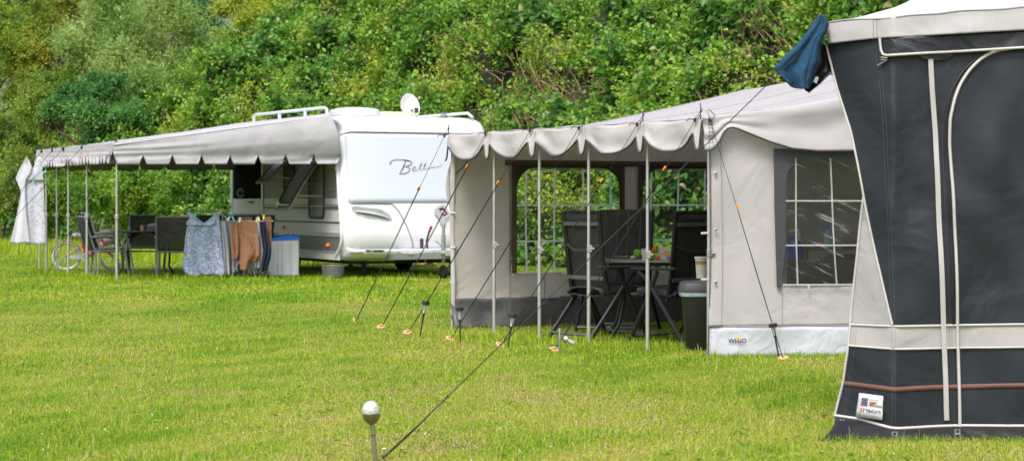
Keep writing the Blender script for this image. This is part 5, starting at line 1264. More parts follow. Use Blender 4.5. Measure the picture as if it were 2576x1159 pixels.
s0 = G(1407, 890); t = thing('broken_solar_light', 'steel solar light stub with its glass head fallen sideways on the grass', 'solar light', s0)
mb = MB(); mb.lathe([(.003,0),(.006,.02),(.0095,.06),(.0095,.205),(.008,.21),(0,.208)], s0, (0.02,0,1), 12); mb.build('stub', M_steel, t)
h0 = s0+V(.045,-.01,.125); hx = V(.82,-.1,-.42).normalized()
mb = MB(); mb.lathe([(0,-.01),(.028,-.01),(.031,0),(.031,.02),(.024,.024),(0,.024)], h0, hx, 18); mb.build('head', M_steel, t)
mb = MB(); mb.lathe([(.018,.02),(.020,.04),(.020,.085),(.016,.088),(0,.088)], h0, hx, 14); mb.build('glass', M_clear, t)
# ---- furniture inside
M_cush = mat('cushion_black', (.040,.040,.045), .85, var=.2, vs=5, fold=.02, fs=9)
M_cushs = mat('cushion_stripe', (.10,.12,.15), .85)
M_thr = mat('stitch_tan', (.38,.24,.12), .8)
M_tube = mat('recliner_frame', (.030,.030,.034), .35, .5)
M_bar = mat('recliner_bar', (.16,.16,.165), .4, .5)
def recliner(label, loc, rz, cushion=True):
    """faces -y"""
    t = thing('recliner_chair', label, 'chair', (0,0,0), 0, 'black high backed recliner chairs in the awning')
    W = .27
    for s in (-1, 1):
        x = s*W
        mb = MB(); mb.tube([V(x,.10,.36), V(x,.15,.60), V(x,.21,1.15)], .018, 10, sq=1.4); mb.build('back_post', M_tube, t)
        mb = MB(); mb.tube([V(x,-.26,.44), V(x,.16,.41)], .016, 8); mb.build('seat_rail', M_tube, t)
        xa = x+s*.045
        mb = MB(); mb.bar(V(xa,-.30,.645), V(xa,.24,.655), .05, .028); mb.build('armrest', M_ls, t, bevel=.01)
        mb = MB(); mb.tube([V(xa,-.22,.63), V(xa,-.10,.55), V(xa,.34,0)], .017, 8, sq=1.3); mb.build('leg', M_tube, t)
        mb = MB(); mb.tube([V(xa,.02,.63), V(xa,-.04,.5), V(xa,-.32,0)], .017, 8, sq=1.3); mb.build('leg', M_tube, t)
    for y, z, nm in ((.31,.045,'foot_bar'),(-.30,.045,'foot_bar')):
        mb = MB(); mb.tube([V(-W-.045,y,z), V(W+.045,y,z)], .014, 8); mb.build(nm, M_bar, t)
    for y, z in ((.20,1.04),(.145,.55)):
        mb = MB(); mb.bar(V(-W,y+.01,z), V(W,y+.01,z), .015, .036, (0,0,1)); mb.build('back_bar', M_bar, t, bevel=.004)
    mb = MB(); mb.grid(lambda a, c: V(-W+.01+2*(W-.01)*a, .10+.11*c-.015*math.sin(math.pi*a), .40+.73*c), 6, 10); mb.build('backrest', M_text, t, solid=.006)
    mb = MB(); mb.grid(lambda a, c: V(-W+.01+2*(W-.01)*a, -.26+.42*c, .435-.03*c-.02*math.sin(math.pi*a)), 6, 8); mb.build('seat', M_text, t, solid=.006)
    mb = MB(); mb.tube([V(-W,.18,.86), V(-.1,.215,.80), V(.1,.215,.80), V(W,.18,.86)], .009, 6, sq=2); mb.build('strap', M_line, t)
    if cushion:
        def cu(a, c):       # back cushion front face, puffed
            x = -.25+.5*a; n_ = abs(math.sin(a*math.pi))**.3*(abs(math.sin(c*math.pi*3.0))**.35*.6+.4); return V(x, .10+.11*c-.01-.055*n_-.004*nz(a*6, c*9), .42+.74*c)
        mb = MB(); mb.grid(cu, 16, 40); cb = mb.build('back_cushion', M_cush, t, ang=80, solid=.012)
        mb = MB()
        for a in (.14,.40,.62,.86): mb.tube([cu(a, c/40)-V(0,.004,0) for c in range(41)], .0035, 4)
        mb.build('cushion_stitching', M_thr, cb)
        def cs(a, c): return V(-.25+.5*a, -.28+.45*c, .445-.03*c+.05*abs(math.sin(a*math.pi))**.3*(.5+.5*abs(math.sin(c*math.pi*2.5))**.4))
        mb = MB(); mb.grid(cs, 14, 26); mb.build('seat_cushion', M_cush, t, ang=80, solid=.014)
        mb = MB(); mb.tube([V(-.24+.48*k/10, -.285, .455+.008*math.sin(k)) for k in range(11)], .022, 8); mb.build('cushion_roll', M_cushs, t)
    t.location = loc; t.rotation_euler = (0,0,rz); return t
ra_ = recliner('recliner chair seen from behind at the left, between the third and fourth awning poles', (.80,18.72,0), R(124))
rb_ = copy_tree(ra_); rb_.location = (1.02,19.7,0); rb_.rotation_euler = (0,0,R(-22)); rb_['label'] = 'recliner chair facing the field with its cushion showing, behind the camping table'
rc_ = copy_tree(ra_); rc_.location = (1.50,18.25,0); rc_.rotation_euler = (0,0,R(222)); rc_['label'] = 'recliner chair at the right, its back turned, just behind the dustbin'
# table
t0 = V(1.30, 18.95, 0); tt = thing('camping_table', 'dark camping table with pale edge standing among the recliner chairs', 'table', t0)
mb = MB(); mb.box(t0+V(0,0,.695), (.95,.62,.022)); mb.build('table_top', mat('table_top_grey', (.35,.36,.37), .35), tt, bevel=.008)
mb = MB(); mb.box(t0+V(0,0,.675), (.85,.52,.04)); mb.build('apron', M_line, tt)
for sx in (-1, 1):
    for sy in (-1, 1):
        mb = MB(); mb.tube([t0+V(sx*.30,sy*.2,.66), t0+V(sx*.26,sy*.2,.40), t0+V(sx*.32,sy*.22,.12), t0+V(sx*.40,sy*.24,0)], .017, 8); mb.build('leg', M_ls, tt)
# things on the table
def on(u, v, Y=18.95): p = P(u, v, Y); return p
TZ = .707
def tp(u, Y=18.85): return V((u-CX)/F*Y, Y, TZ)
def ball(name, label, cat, u, r_, c, Y=18.85, dz=0, group=None):
    p = tp(u, Y); t = thing(name, label, cat, p, 0, group); mb = MB(); mb.ell(p+V(0,0,r_+dz), (r_*1.05,r_,r_), 14, 10, lump=.15); mb.build('body', mat(name+'_%d' % int(u), c, .8, bump=.002, bs=120), t); return t, p
t, p = ball('plush_toy', 'bright green stuffed ball toy on the camping table', 'toy', 1604, .040, (.16,.50,.03), dz=.018)
mb = MB(); mb.ell(p+V(-.045,-.02,.022), (.026,.024,.020), 10, 8); mb.build('foot', mat('toy_pale', (.55,.65,.50), .8), t)
t, p = ball('plush_toy', 'small green stuffed ball right of the fourth table cup', 'toy', 1640, .032, (.16,.50,.03))
t['label'] = 'smaller green stuffed ball between the white cup and the orange balls'
ball('toy_ball', 'large orange ball on top of the toy pile on the table', 'toy', 1647, .028, (.80,.14,.02), dz=.062)
ball('toy_ball', 'small flattened orange ball at the front of the table', 'toy', 1654, .022, (.80,.14,.02), 18.75)
ball('toy_ball', 'lilac soft ball at the right end of the toys', 'toy', 1682, .020, (.35,.24,.55), 18.75)
p = tp(1622, 18.7); mb = MB(); mb.lathe([(.024,0),(.034,.105),(.031,.105),(.022,.006),(0,.006)], p, n=18); tag(mb.build('white_cup', mat('cup_white', (.70,.72,.74), .4), loc=p), 'white plastic cup among the toys on the camping table', 'cup')
p = tp(1671); ct = thing('juice_carton', 'small white carton with a yellow picture on the camping table', 'carton', p)
mb = MB(); mb.box(p+V(0,0,.06), (.10,.05,.12)); mb.build('carton', mat('carton_white', (.70,.68,.60), .5), ct, bevel=.003)
mb = MB(); mb.prism([p+V(math.cos(k*.5)*.026+.018, -.027, .06+math.sin(k*.5)*.026) for k in range(12)], V(0,-.001,0)); mb.build('yellow_picture', mat('carton_yellow', (.80,.50,.02), .5), ct)
p = tp(1519); p.z -= .0; mb = MB(); mb.ell(p+V(0,-.05,.018), (.018,.018,.018), 10, 8); tag(mb.build('knob', M_grid, loc=p+V(0,-.05,0)), 'tiny pale round knob at the left end of the camping table', 'knob')
p = tp(1565); mb = MB(); mb.tube([p+V(-.08,0,.035), p+V(.0,0,.028), p+V(.035,0,.03)], .006, 6); mb.ell(p+V(.04,0,.03), (.02,.015,.008), 8, 6); tag(mb.build('spoon', mat('spoon_wood', (.45,.30,.15), .6), loc=p), 'small wooden spoon lying on the table edge before the cushioned chair', 'spoon')
# dustbin
b0 = V(1.575, 17.15, 0)
bn = thing('dustbin', 'dark green dustbin with grey lid and pale bag rim beside the lettered wall', 'bin', b0)
def bsec(hw, hd, z, r_=.25):
    o_ = []
    for k in range(24):
        th = 2*math.pi*k/24; cx_, sy_ = math.cos(th), math.sin(th)
        o_.append(b0+V(hw*abs(cx_)**.45*(1 if cx_ > 0 else -1), hd*abs(sy_)**.45*(1 if sy_ > 0 else -1), z))
    return o_
def loft(secs): 
    m_ = MB(); vs = [p for s in secs for p in s]; n_ = 24
    m_.add(vs, [(j*n_+i, j*n_+(i+1) % n_, (j+1)*n_+(i+1) % n_, (j+1)*n_+i) for j in range(len(secs)-1) for i in range(n_)]+[tuple(range(n_))[::-1], tuple((len(secs)-1)*n_+i for i in range(n_))]); return m_
loft([bsec(.115,.12,0), bsec(.12,.125,.01), bsec(.155,.16,.47)]).build('bin_body', mat('bin_green', (.010,.013,.008), .5, var=.15, vs=6), bn)
loft([bsec(.172,.166,.455), bsec(.176,.17,.475), bsec(.176,.17,.49)]).build('bag_rim', mat('bag_pale', (.32,.42,.40), .3, bump=.004), bn)
loft([bsec(.18,.175,.492), bsec(.182,.176,.52), bsec(.165,.16,.565), bsec(.14,.13,.58), bsec(.05,.05,.585)]).build('lid', mat('lid_grey', (.055,.055,.065), .35), bn)
# tall pot hanging at the wall edge
c = P(1765, 700, 17.6); pt = thing('white_pot', 'tall white plastic tub half hidden behind the wall edge above the dustbin', 'tub', c)
mb = MB(); mb.lathe([(.045,0),(.055,.17),(.052,.17),(.042,.01),(0,.01)], c, n=20); mb.build('tub', mat('tub_white', (.70,.68,.64), .4), pt)
mb = MB(); mb.lathe([(.057,.165),(.062,.17),(.062,.185),(.05,.187)], c, n=20); mb.build('rim', mat('tub_rim', (.75,.73,.70), .4), pt)
mb = MB(); mb.lathe([(0,.12),(.0545,.12),(.0555,.15),(0,.15)], c, n=20); mb.build('band', mat('tub_band', (.45,.25,.10), .6), pt)
for z in (.99, .62):
    mb = MB(); e0 = GWp(.0, z, -.0); mb.tube([e0+V(-.035,.02,.0), e0+V(.02,.0,.004)], .009, 8); mb.build('wall_toggle', M_grid, aw)
# things seen through the gable window: worktop, blue cooler, spray bottle, boxes
k0 = V(3.2, 18.1, 0); kt = thing('kitchen_stand', 'dark folding kitchen stand behind the wrinkled window', 'table', k0)
mb = MB(); mb.box(k0+V(0,0,.83), (1.3,.45,.025)); mb.build('worktop', mat('worktop', (.11,.105,.10), .4), kt)
mb = MB(); mb.box(k0+V(.1,.05,.42), (1.0,.35,.70)); mb.build('cupboard', mat('cupboard_dark', (.07,.07,.055), .6), kt)
for sx in (-.62,.62):
    for sy in (-.2,.2):
        mb = MB(); mb.tube([k0+V(sx,sy,0), k0+V(sx,sy,.82)], .012, 6); mb.build('leg', M_ls, kt)
c = P(1990, 650, 17.6); c.z = .62; cj = thing('water_jug', 'round blue water container with white handle behind the window', 'jug', c)
mb = MB(); mb.lathe([(0,0),(.09,0),(.11,.03),(.115,.2),(.09,.28),(.04,.30),(.04,.33),(0,.33)], c, n=20); mb.build('jug_body', mat('jug_blue', (.02,.08,.42), .3), cj)
mb = MB(); mb.tube([c+V(-.08,-.03,.25), c+V(-.05,-.06,.37), c+V(.05,-.06,.38), c+V(.08,-.03,.25)], .014, 8); mb.build('jug_handle', M_grid, cj)
mb = MB(); mb.box(c-V(0,0,.02), (.3,.3,.03)); mb.tube([c-V(.1,0,.0), c-V(.1,0,.62)], .012, 6); mb.tube([c-V(-.1,0,.0), c-V(-.1,0,.62)], .012, 6); mb.build('jug_stand', M_bar, cj)
c = P(2083, 590, 17.9); c.z = .845; sb = thing('spray_bottle', 'clear spray bottle with bright blue trigger behind the window', 'bottle', c)
mb = MB(); mb.lathe([(0,0),(.035,0),(.038,.02),(.036,.10),(.018,.14),(.014,.16),(0,.16)], c, n=16); mb.build('bottle', mat('bottle_pale', (.35,.45,.62), .2), sb)
mb = MB(); mb.lathe([(.016,.155),(.018,.18),(0,.18)], c, n=12); mb.prism([c+V(x,-.014,z) for x, z in ((-.05,.20),(.03,.20),(.035,.185),(.01,.175),(-.02,.18),(-.04,.15),(-.05,.155),(-.035,.185),(-.055,.185))], V(0,.028,0)); mb.build('trigger', mat('trigger_blue', (.01,.13,.75), .3), sb)
c = P(2064, 600, 17.9); c.z = .845; mb = MB(); mb.lathe([(0,0),(.018,0),(.020,.01),(.018,.05),(.010,.06),(.008,.07),(0,.07)], c, n=12); tag(mb.build('red_bottle', mat('red_plastic', (.6,.02,.03), .4), loc=c), 'tiny red bottle left of the blue trigger spray behind the window', 'bottle')
mb = MB(); c = P(2110, 655, 18.0); c.z = .845; mb.ell(c+V(.15,0,.06), (.13,.10,.06), 16, 10, lump=.2); tag(mb.build('green_bag', mat('bag_green', (.12,.15,.03), .6), loc=c+V(.15,0,0)), 'olive green bag on the worktop at the right behind the window', 'bag')
# ================================================================== foreground awning, towel, globe light
M_anth = mat('anthracite_fabric', (.0145,.0195,.0280), .55, var=.06, vs=2, fold=.034, fs=1.9, bump=.0015, bs=18, weave=.0005, spec=.42)
M_anth2 = mat('anthracite_flap', (.012,.014,.019), .5, fold=.03, fs=6, spec=.6)
M_lg = mat('light_grey_fabric', (.36,.355,.36), .7, var=.03, vs=2, fold=.02, fs=4)
M_band3 = mat('light_band_fabric', (.40,.39,.395), .75, var=.03, vs=2, fold=.035, fs=2.2, weave=.0006)
M_rf2 = mat('light_roof_fabric', (.60,.60,.61), .7, var=.03, fold=.03, fs=2.5, transl=.15)
M_pip = mat('piping_cream', (.52,.50,.48), .6, dirt=.1)
M_tb = mat('terracotta_band', (.155,.075,.055), .75, var=.05)
M_rub = mat('mud_flap_rubber', (.009,.009,.012), .55, var=.1, fold=.05, fs=3)
M_thread = mat('thread_light', (.10,.105,.11), .8)
def Yf(u): return 10.80+max(0, 2245-u)*.0016
def W3(u, v, o=0, wr=True):
    Y = Yf(u); p = P(u, v, Y); p.y -= o
    if wr:
        x, z = p.x, p.z
        p.y -= .018*nz(x*2.2+z*.8, z*1.1, 5)+.010*nz(x*7, z*2.2, 9)+.010*math.exp(-((u-2245)/30)**2)
        d = (u-2225)/60.0
        p.y += .010*math.sin((x-.5*z)*9+1)+.006*math.sin((x+.7*z)*17+nz(x,z,1)*3)
    return p
fa = thing('dark_awning', 'large anthracite awning with light band, zip door and cream piping', 'awning', V(2.4, 10.8, 0))
UR = 2860
cA = [(112,2078),(215,2105),(330,2140),(500,2172),(650,2205),(790,2237),(815,2243)]
cB = [(490,2171),(600,2160),(720,2148),(815,2139),(870,2133),(960,2121),(1045,2098)]
def vt(u): return interp(u, [(2078,111),(2201,97),(2576,76),(2860,60)])
def seam_u(v): return interp(v, [(97,2205),(300,2222),(600,2238),(820,2246),(1075,2245)])
def panel(name, m, lc, rc, top, bot, nu, nv, o=0, solid=.004):
    mb = MB()
    def fn(a, b_):
        u = 2300
        for _ in range(4):
            v = top(u)+(bot(u)-top(u))*b_; l = lc(v); r_ = rc(v) if callable(rc) else rc; u = l+(r_-l)*a
        return W3(u, v, o)
    mb.grid(fn, nu, nv); return mb.build(name, m, fa, ang=85, solid=solid)
vb1 = lambda u: interp(u, [(2138,816),(2245,820),(2576,815),(2860,812)])
vb2 = lambda u: interp(u, [(2133,868),(2245,877),(2576,872),(2860,868)])
vb3 = lambda u: interp(u, [(2098,1043),(2160,1052),(2245,1076),(2420,1069),(2576,1070),(2860,1068)])
panel('upper_wall', M_anth, lambda v: interp(v, cA), UR, vt, vb1, 110, 110)
panel('side_wedge', M_lg, lambda v: interp(v, cB), lambda v: interp(v, cA), lambda u: 490, vb1, 16, 50)
panel('light_band', M_band3, lambda v: interp(v, cB), UR, vb1, vb2, 90, 10, .002)
panel('lower_wall', M_anth, lambda v: interp(v, cB), UR, vb2, vb3, 90, 34)
st = panel('terracotta_stripe', M_tb, lambda v: interp(v, cB)+1, UR, lambda u: interp(u, [(2122,957),(2250,972),(2350,968),(2576,962),(2860,957)]), lambda u: interp(u, [(2122,969),(2250,984),(2350,980),(2576,973),(2860,968)]), 90, 2, .006, .002)
def pipe(name, pts, r_, m=M_pip, o=.008, n=None, parent=None, flat=None):
    q = []
    for (a, c), (e, f_) in zip(pts, pts[1:]):
        k = max(2, int(math.hypot(e-a, f_-c)/12))
        q += [W3(a+(e-a)*i/k, c+(f_-c)*i/k, o) for i in range(k)]
    q.append(W3(*pts[-1], o)); q2 = [q[0]]+[(q[i-1]+q[i]*2+q[i+1])/4 for i in range(1, len(q)-1)]+[q[-1]]
    mb = MB()
    if flat: mb.ribbon(q2, flat, V(0,-1,0))
    else: mb.tube(q2, r_, 8)
    return mb.build(name, m, parent or fa, ang=60)
pipe('piping', [(u, v) for v, u in cA], .006)
pipe('piping', [(u, v) for v, u in cB], .007)
pipe('piping', [(u, vb1(u)) for u in range(2139, 2860, 30)], .006)
pipe('piping', [(u, vb2(u)) for u in range(2133, 2860, 30)], .006)
pipe('piping', [(u, vb3(u)) for u in range(2098, 2860, 20)], .008, o=.012)
pipe('zip_cover', [(2339,150),(2343,220),(2352,330),(2357,480),(2364,650),(2372,820),(2378,960),(2381,1056)], .006, o=.016, flat=.026, m=mat('zip_cover_grey', (.44,.44,.42), .7))
pipe('door_piping', [(2640,112),(2560,120),(2505,128),(2470,146),(2440,175),(2415,212),(2400,250),(2389,300),(2388,360),(2395,480),(2402,620),(2406,760),(2408,820),(2411,900),(2414,1072)], .0085, o=.014)
pipe('door_zip', [(2500,128),(2450,152),(2418,185),(2392,230),(2380,280),(2378,360),(2384,480),(2391,620),(2395,760),(2397,815)], .005, M_black, .010)
# stitched seams
mb = MB()
for off in (-4, 4):
    pts = [(seam_u(v)+off, v) for v in range(100, 1076, 7)]
    for i, (u, v) in enumerate(pts[:-1]):
        mb.tube([W3(u, v, .004), W3(pts[i+1][0], v+4.5, .004)], .0011, 4, cap=False)
mb.build('seam_stitching', M_thread, fa); mb = MB()
for off in (-3, 3):
    for v in range(830, 1036, 7): u = interp(v, [(500,2200),(830,2152),(1040,2124)])+off; mb.tube([W3(u, v, .005), W3(u-.6, v+4.5, .005)], .0011, 4, cap=False)
mb.build('seam_stitching', M_thread, fa); mb = MB()
for off in (-3, 3):
    for v in range(180, 1060, 7):
        u = interp(v, [(180,2408),(280,2374),(480,2377),(820,2391),(1060,2399)])+off; mb.tube([W3(u, v, .005), W3(u, v+4.5, .005)], .0010, 4, cap=False)
mb.build('seam_stitching', M_thread, fa)
# rolled flap over the door
fl = panel('door_flap', M_anth2, lambda v: interp(v, [(97,2212),(145,2216)]), UR, lambda u: interp(u, [(2212,98),(2576,78),(2860,62)]), lambda u: interp(u, [(2214,142),(2576,121),(2860,104)]), 80, 8, .02)
pipe('flap_piping', [(2211,98),(2215,142),(2576,121),(2855,104)], .007, o=.034, parent=fl)
mb = MB(); mb.prism([W3(2352+math.cos(R(a))*46, 136+math.sin(R(a))*17, .014) for a in range(0, 181, 15)], V(0,-.003,0)); mb.build('half_moon_patch', M_anth2, fa)
mb = MB(); mb.tube([W3(2214,146,.03), W3(2230,148,.03)], .005, 6); mb.tube([W3(2214,152,.03), W3(2228,154,.03), W3(2216,160,.025), W3(2206,166,.02)], .004, 6); mb.build('strap_buckle', M_greypl, fa)
# roof band and roof
vr = lambda u: interp(u, [(2083,59),(2196,48),(2576,19),(2860,-4)])
def RB(a, b_):
    u = 2080+a*(UR-2080); v = vr(u)+(vt(u)+1-vr(u))*b_; p = W3(u, v, .012+.02*b_, False)
    p.y -= .016*math.exp(-((u-2201)/18)**2)*-1+.010*nz(p.x*5, p.z*9, 2)+.012*nz(p.x*2, p.z*4, 8)*b_; return p
mb = MB(); mb.grid(RB, 80, 12); rbn = mb.build('roof_band', M_band3, fa, ang=85, solid=.004)
mb = MB()
for off in (-5, 4): mb.tube([RB((2201+off-2080)/(UR-2080), k/8)-V(0,.005,0) for k in range(9)], .0012, 4)
mb.build('band_seam', M_thread, rbn)
edge = [(0,0,0),(.42,.13,1.2),(.87,.27,2.3),(1.25,.38,3.3),(1.9,.60,4.9)]
c0 = RB(0, 0)
def RR(a, b_):
    p = RB(a, 0); y = b_*4.9; dx = interp(y, [(e[2], e[0]) for e in edge]); dz = interp(y, [(e[2], e[1]) for e in edge])
    k = a; return p+V(dx*(1-k*.8), y, dz+.75*k*math.sin(min(1, b_*1.4)*math.pi/2)+ .01*nz(a*8, b_*6))
mb = MB(); mb.grid(RR, 40, 30); mb.build('roof', M_rf2, fa, ang=85, solid=.004)
mb = MB(); mb.tube([RR(k/40, 0)+V(0,-.002,.002) for k in range(41)], .005, 6); mb.tube([RR(0, k/20) for k in range(21)], .005, 6); mb.build('roof_piping', M_lg, fa)
# side wall running back from the left edge, under the roof
def SW(a, b_):
    v = 112+b_*(1045-112); u = interp(v, cA+[]) if v < 490 else interp(v, cB)
    p = W3(u, v, 0); return p+V(.37*a*3.0, a*3.0, 0)
mb = MB(); mb.grid(SW, 10, 40); mb.build('side_wall', M_lg, fa, ang=85, solid=.004)
mb = MB(); mb.grid(lambda a, b_: W3(interp(112+b_*200, cA), 112+b_*200, 0)+V(.37*a*3, a*3, 0)+V(0,0,.0) if b_ > .001 else RR(0, a*3/4.9)-V(0,0,.1), 10, 2); 
# mud flap
def MF(a, b_):
    u = 2098+a*(UR-2098); v0 = vb3(u); p = W3(u, v0, .004); 
    k = math.exp(-a*9)
    k2 = math.exp(-a*14); g = V(p.x-.14*k2*b_**.5, 10.70-.07*k-.02*nz(a*12, 2), 0)
    q = p.lerp(g, b_); q.z = p.z*(1-b_)**(1-.2*k)-.004
    q.y -= .03*math.sin(math.pi*b_)*(.4+k)+.02*nz(a*10, b_*2, 6)*b_; return q
mb = MB(); mb.grid(MF, 90, 12); mfl = mb.build('mud_flap', M_rub, fa, ang=85, solid=.004)
for u in (2112, 2243, 2400):
    c = W3(u, vb3(u)+16, .085, False); mb = MB()
    for s in (-1, 1): mb.tube([c+V(s*.012,0,.020), c+V(s*.012,0,-.016), c+V(s*.004,-.004,-.022)], .0035, 6); mb.tube([c+V(s*.012,0,.020), c+V(s*.004,-.004,.022)], .0035, 6)
    mb.tube([c+V(-.012,0,0), c+V(.012,0,0)], .0045, 6); mb.build('peg_hook', M_greypl, mfl)
# woven label
lab = [(2157.7,985.6),(2217.3,993.5),(2215.3,1053.6),(2148.8,1044.8)]
def LP(x, y, o=.0): 
    a = Vector(lab[0]).lerp(Vector(lab[1]), x); c = Vector(lab[3]).lerp(Vector(lab[2]), x); q = a.lerp(c, y)
    return P(q.x, q.y, Yf(q.x))-V(0, .048+o, 0)
mb = MB(); mb.grid(lambda a, c: LP(a, c), 4, 4); lb_ = mb.build('fabric_label', mat('label_white', (.66,.67,.68), .5), fa, solid=.002)
lx = (LP(1,.5)-LP(0,.5)).normalized(); ly = V(-.03,0,1).normalized()
m_ink = mat('label_navy', (.015,.025,.12), .5); m_red = mat('label_red', (.65,.05,.02), .5); m_gry = mat('label_grey', (.28,.28,.27), .5); m_blu = mat('label_blue', (.04,.04,.22), .5)
def ltext(s, size, x, y, m, nm='label_text', sx=1.0, bold=0): text_mb(s, size, LP(x, y, .003), lx, ly, sx, bold=bold).build(nm, m, lb_, smooth=False)
ltext('TENCATE', .0235, .34, .76, m_ink, sx=.92, bold=.0006)
ltext('materials that make a difference', .0075, .10, .88, m_gry, sx=.95)
ltext('HYPERCAMP', .0135, .43, .25, m_gry, sx=.80)
ltext('MAKING', .011, .46, .36, mat('label_green', (.02,.16,.07), .5), sx=1.0, bold=.0008)
mb = MB(); mb.prism([LP(.13,.17,.003), LP(.38,.17,.003), LP(.38,.50,.003), LP(.13,.50,.003)], V(0,-.0006,0)); mb.build('label_emblem', m_blu, lb_)
mb = MB()
for k in range(12):
    a = k*math.pi/6; q = LP(.255+.09*math.cos(a), .335+.12*math.sin(a), .005); mb.ell(q, (.0022,.0008,.0022), 6, 4)
mb.ell(LP(.255,.335,.005), (.004,.0008,.003), 8, 4); mb.build('label_stars', mat('label_gold', (.65,.45,.10), .5), lb_)
mb = MB(); mb.prism([LP(x, y, .003) for x, y in ((.44,.38),(.98,.41),(.98,.50),(.44,.47))], V(0,-.0006,0)); mb.build('label_picture', m_gry, lb_)
mb = MB(); mb.prism([LP(x, y, .005) for x, y in ((.46,.45),(.52,.36),(.60,.33),(.64,.39),(.56,.47))], V(0,-.0006,0)); mb.build('label_picture', m_red, lb_)
mb = MB()
for sx, sy in ((-1,-1),(1,-1),(-1,1),(1,1)):
    mb.tube([LP(.205+sx*.015, .685+sy*.02, .004), LP(.205+sx*.065, .685+sy*.03, .004), LP(.205+sx*.07, .685+sy*.08, .004), LP(.205+sx*.03, .685+sy*.075, .004)], .0017, 5)
mb.build('label_mark', m_red, lb_)
# guy rope to the foreground peg
top = RB(0, .2)+V(-.01,-.03,-.0); e = G(966,1153); 
kt_ = (1025-75)/(1153-75)
kk = .868; ten = top.lerp(e, kk)
mb = MB(); mb.tube([top, top.lerp(ten,.5)-V(0,0,.004), ten], .0027, 6)
mb.tube([ten+V(.004,0,.003), ten.lerp(e,.5)+V(.004,0,.005), e+V(0,0,.012)], .0030, 6); mb.tube([ten-V(.004,0,.003), ten.lerp(e,.5)-V(.004,0,.007), e+V(.004,0,.006)], .0030, 6)
mb.tube([ten+V(.0,0,.002), ten.lerp(e,.45)+V(.0,-.004,-.002)], .0026, 6); mb.build('guy_rope', M_rope, fa)
mb = MB(); mb.ell(ten, (.007,.006,.007), 8, 6, lump=.4); mb.build('rope_knot', M_rope, fa)
ep = thing('tent_peg', 'steel peg in the grass right of the foreground globe light', 'tent peg', e)
mb = MB(); mb.tube([e+V(0,0,.05), e+V(.01,0,-.1)], .005, 8); mb.tube([e+V(-.009,0,.048), e+V(.009,0,.05)], .003, 6); mb.build('pin', M_steel, ep)
mb = MB(); mb.ell(e+V(0,-.01,.014), (.018,.012,.009), 10, 6, lump=.3); mb.build('hook', M_line, ep)
# towel over the corner
M_towel = mat('blue_terry', (.012,.062,.130), .95, var=.12, vs=30, bump=.006, bs=220, fold=.01, fs=6)
def z7(x, y): return (1901+.4997*x, .4997*y)
tz = z7(345, 130)
tw = thing('blue_towel', 'blue terry towel folded over the corner of the dark awning', 'towel', P(*z7(240,440), 10.95))
left = [(318,88),(296,110),(272,150),(240,190),(200,238),(150,285),(90,345),(118,385),(150,410)]
right = [(330,88),(352,98),(361,120),(352,165),(330,190),(318,240),(316,310),(300,360),(270,440)]
def poly_at(pts, t):
    seg = [0]; 
    for a, b_ in zip(pts, pts[1:]): seg.append(seg[-1]+math.dist(a, b_))
    d = t*seg[-1]
    for i in range(len(pts)-1):
        if d <= seg[i+1]+1e-9: k = (d-seg[i])/(seg[i+1]-seg[i]); return (lerp(pts[i][0], pts[i+1][0], k), lerp(pts[i][1], pts[i+1][1], k))
    return pts[-1]
def TW(a, b_):
    l = poly_at(left, b_); r_ = poly_at(right, b_); x = lerp(l[0], r_[0], a); y = lerp(l[1], r_[1], a)+18*math.sin(math.pi*a)*(b_**3)-10*math.sin(math.pi*a)*(1-b_)**4
    u, v = z7(x, y); p = P(u, v, 10.98)
    fold = .035*math.sin(a*math.pi*2.6+.6+b_*1.2)*(.3+b_*.9)+.05*math.sin(math.pi*a)
    crease = .03*math.exp(-((a-.72-.05*b_)/.07)**2)*b_
    p.y -= fold-crease+.006*nz(a*8, b_*10, 2); return p
mb = MB(); mb.grid(TW, 34, 44); mb.build('front_fold', M_towel, tw, ang=85, solid=.012)
lf2 = [(345,95),(340,140),(318,190),(262,230),(225,320),(190,405)]; 
def TW2(a, b_):
    p = TW(lerp(.05,.95,a), b_); return p+V(.012, .07+.03*math.sin(a*5), .0)
mb = MB(); mb.grid(TW2, 18, 24); mb.build('back_fold', M_towel, tw, ang=85, solid=.010)
mb = MB(); h = [TW(k/34, 1) for k in range(35)]; mb.tube(h, .008, 6); mb.build('hem', mat('towel_hem', (.015,.06,.13), .9), tw)
mb = MB(); mb.tube([TW(1, k/40) for k in range(4, 41)], .008, 6); mb.build('hem', bpy.data.materials['towel_hem'], tw)
bc = thing('black_cloth', 'black shiny cloth hanging beneath the blue towel at the awning corner', 'cloth', P(*z7(262,468), 11.1))
def BC(a, b_):
    l = lerp(315, 240, b_) ; top_ = (lerp(318,352,a), 215); 
    L0 = [(318,190),(312,300),(262,400),(240,440)]; R0 = [(350,225),(372,300),(386,362),(320,425),(265,470)]
    q = Vector(poly_at(L0, b_)).lerp(Vector(poly_at(R0, b_)), a); u, v = z7(q.x, q.y); p = P(u, v, 11.07); p.y -= .02*math.sin(a*6+b_*2)+.01*nz(a*5, b_*5); return p
mb = MB(); mb.grid(BC, 18, 22); mb.build('cloth', mat('black_satin', (.012,.011,.013), .35, fold=.02, fs=12), bc, ang=85, solid=.004)
mb = MB(); mb.prism([P(*z7(x, y), 10.99) for x, y in ((303,385),(318,392),(306,422),(290,412))], V(0,.003,0)); mb.build('care_tag', mat('tag_white', (.6,.6,.6), .6), bc)
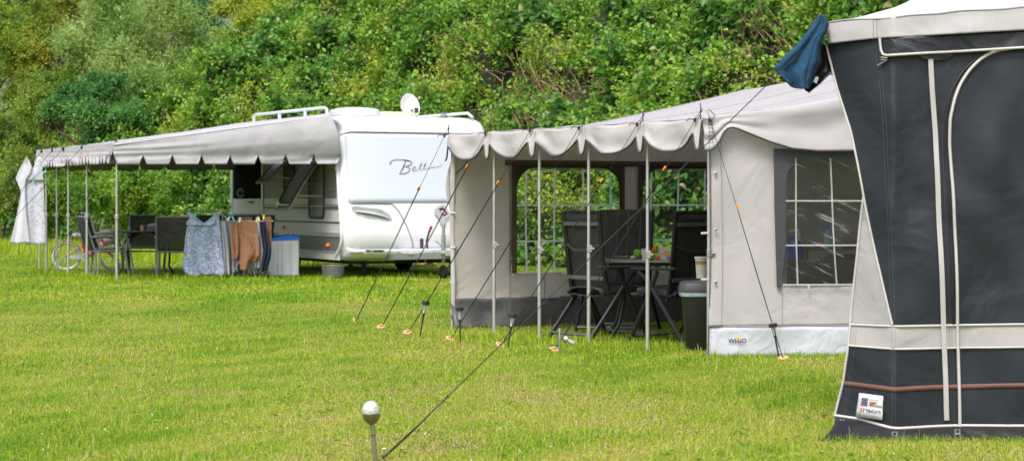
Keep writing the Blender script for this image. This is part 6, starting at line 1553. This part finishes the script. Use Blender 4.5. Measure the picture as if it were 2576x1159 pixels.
# globe light in the foreground
g0 = G(946,1172); gl_ = thing('globe_solar_light', 'steel solar garden light with crackled glass globe in the foreground grass', 'solar light', g0)
Yg = g0.y; cg = P(933, 1030, Yg); ax = (cg-(g0)).normalized()
mb = MB(); mb.tube([g0-ax*.05, g0+ax*((cg-g0).length-.028)], .0115, 16); mb.build('post', mat('brushed_steel', (.42,.40,.36), .32, .9, var=.06, vs=20), gl_)
mb = MB(); q = g0+ax*.145; mb.tube([q, q+ax*.004], .0125, 16); mb.build('post_joint', M_line, gl_)
u3 = V(0,0,1); cb = P(934, 1046, Yg)
mb = MB(); mb.lathe([(0,-.034),(.010,-.034),(.018,-.026),(.030,-.016),(.038,-.004),(.0425,.012),(.0425,.020),(.040,.022),(0,.022)], cb-V(0,0,.008), u3, 32); mb.build('cup', mat('cup_steel', (.30,.27,.22), .25, .9, var=.1, vs=30), gl_)
m, nt, out = new_mat('crackle_glass'); L = nt.links
tc = N(nt, 'ShaderNodeTexCoord'); vo = N(nt, 'ShaderNodeTexVoronoi', Scale=70.0); vo.feature = 'DISTANCE_TO_EDGE'; nn_ = N(nt, 'ShaderNodeTexNoise', Scale=40.0, Detail=6.0); 
mxv = N(nt, 'ShaderNodeMixRGB'); mxv.inputs['Fac'].default_value = .06; L.new(tc.outputs['Object'], mxv.inputs['Color1']); L.new(nn_.outputs['Color'], mxv.inputs['Color2']); L.new(tc.outputs['Object'], nn_.inputs['Vector']); L.new(mxv.outputs[0], vo.inputs['Vector'])
r = ramp(nt, [(0,(.86,.87,.86)),(.12,(.60,.62,.59)),(.5,(.42,.44,.40))]); L.new(vo.outputs['Distance'], r.inputs['Fac'])
b = N(nt, 'ShaderNodeBsdfPrincipled', Roughness=.12); L.new(r.outputs['Color'], b.inputs['Base Color']); b.inputs['Coat Weight'].default_value = .6
bp = N(nt, 'ShaderNodeBump', Strength=1.0, Distance=.002); L.new(vo.outputs['Distance'], bp.inputs['Height']); L.new(bp.outputs[0], b.inputs['Normal'])
tr = N(nt, 'ShaderNodeBsdfTransparent'); ms = N(nt, 'ShaderNodeMixShader', Fac=.25); L.new(b.outputs[0], ms.inputs[1]); L.new(tr.outputs[0], ms.inputs[2]); L.new(ms.outputs[0], out.inputs['Surface'])
mb = MB(); mb.ell(P(933,1032,Yg), (.0425,.0425,.047), 32, 20); mb.build('globe', m, gl_)
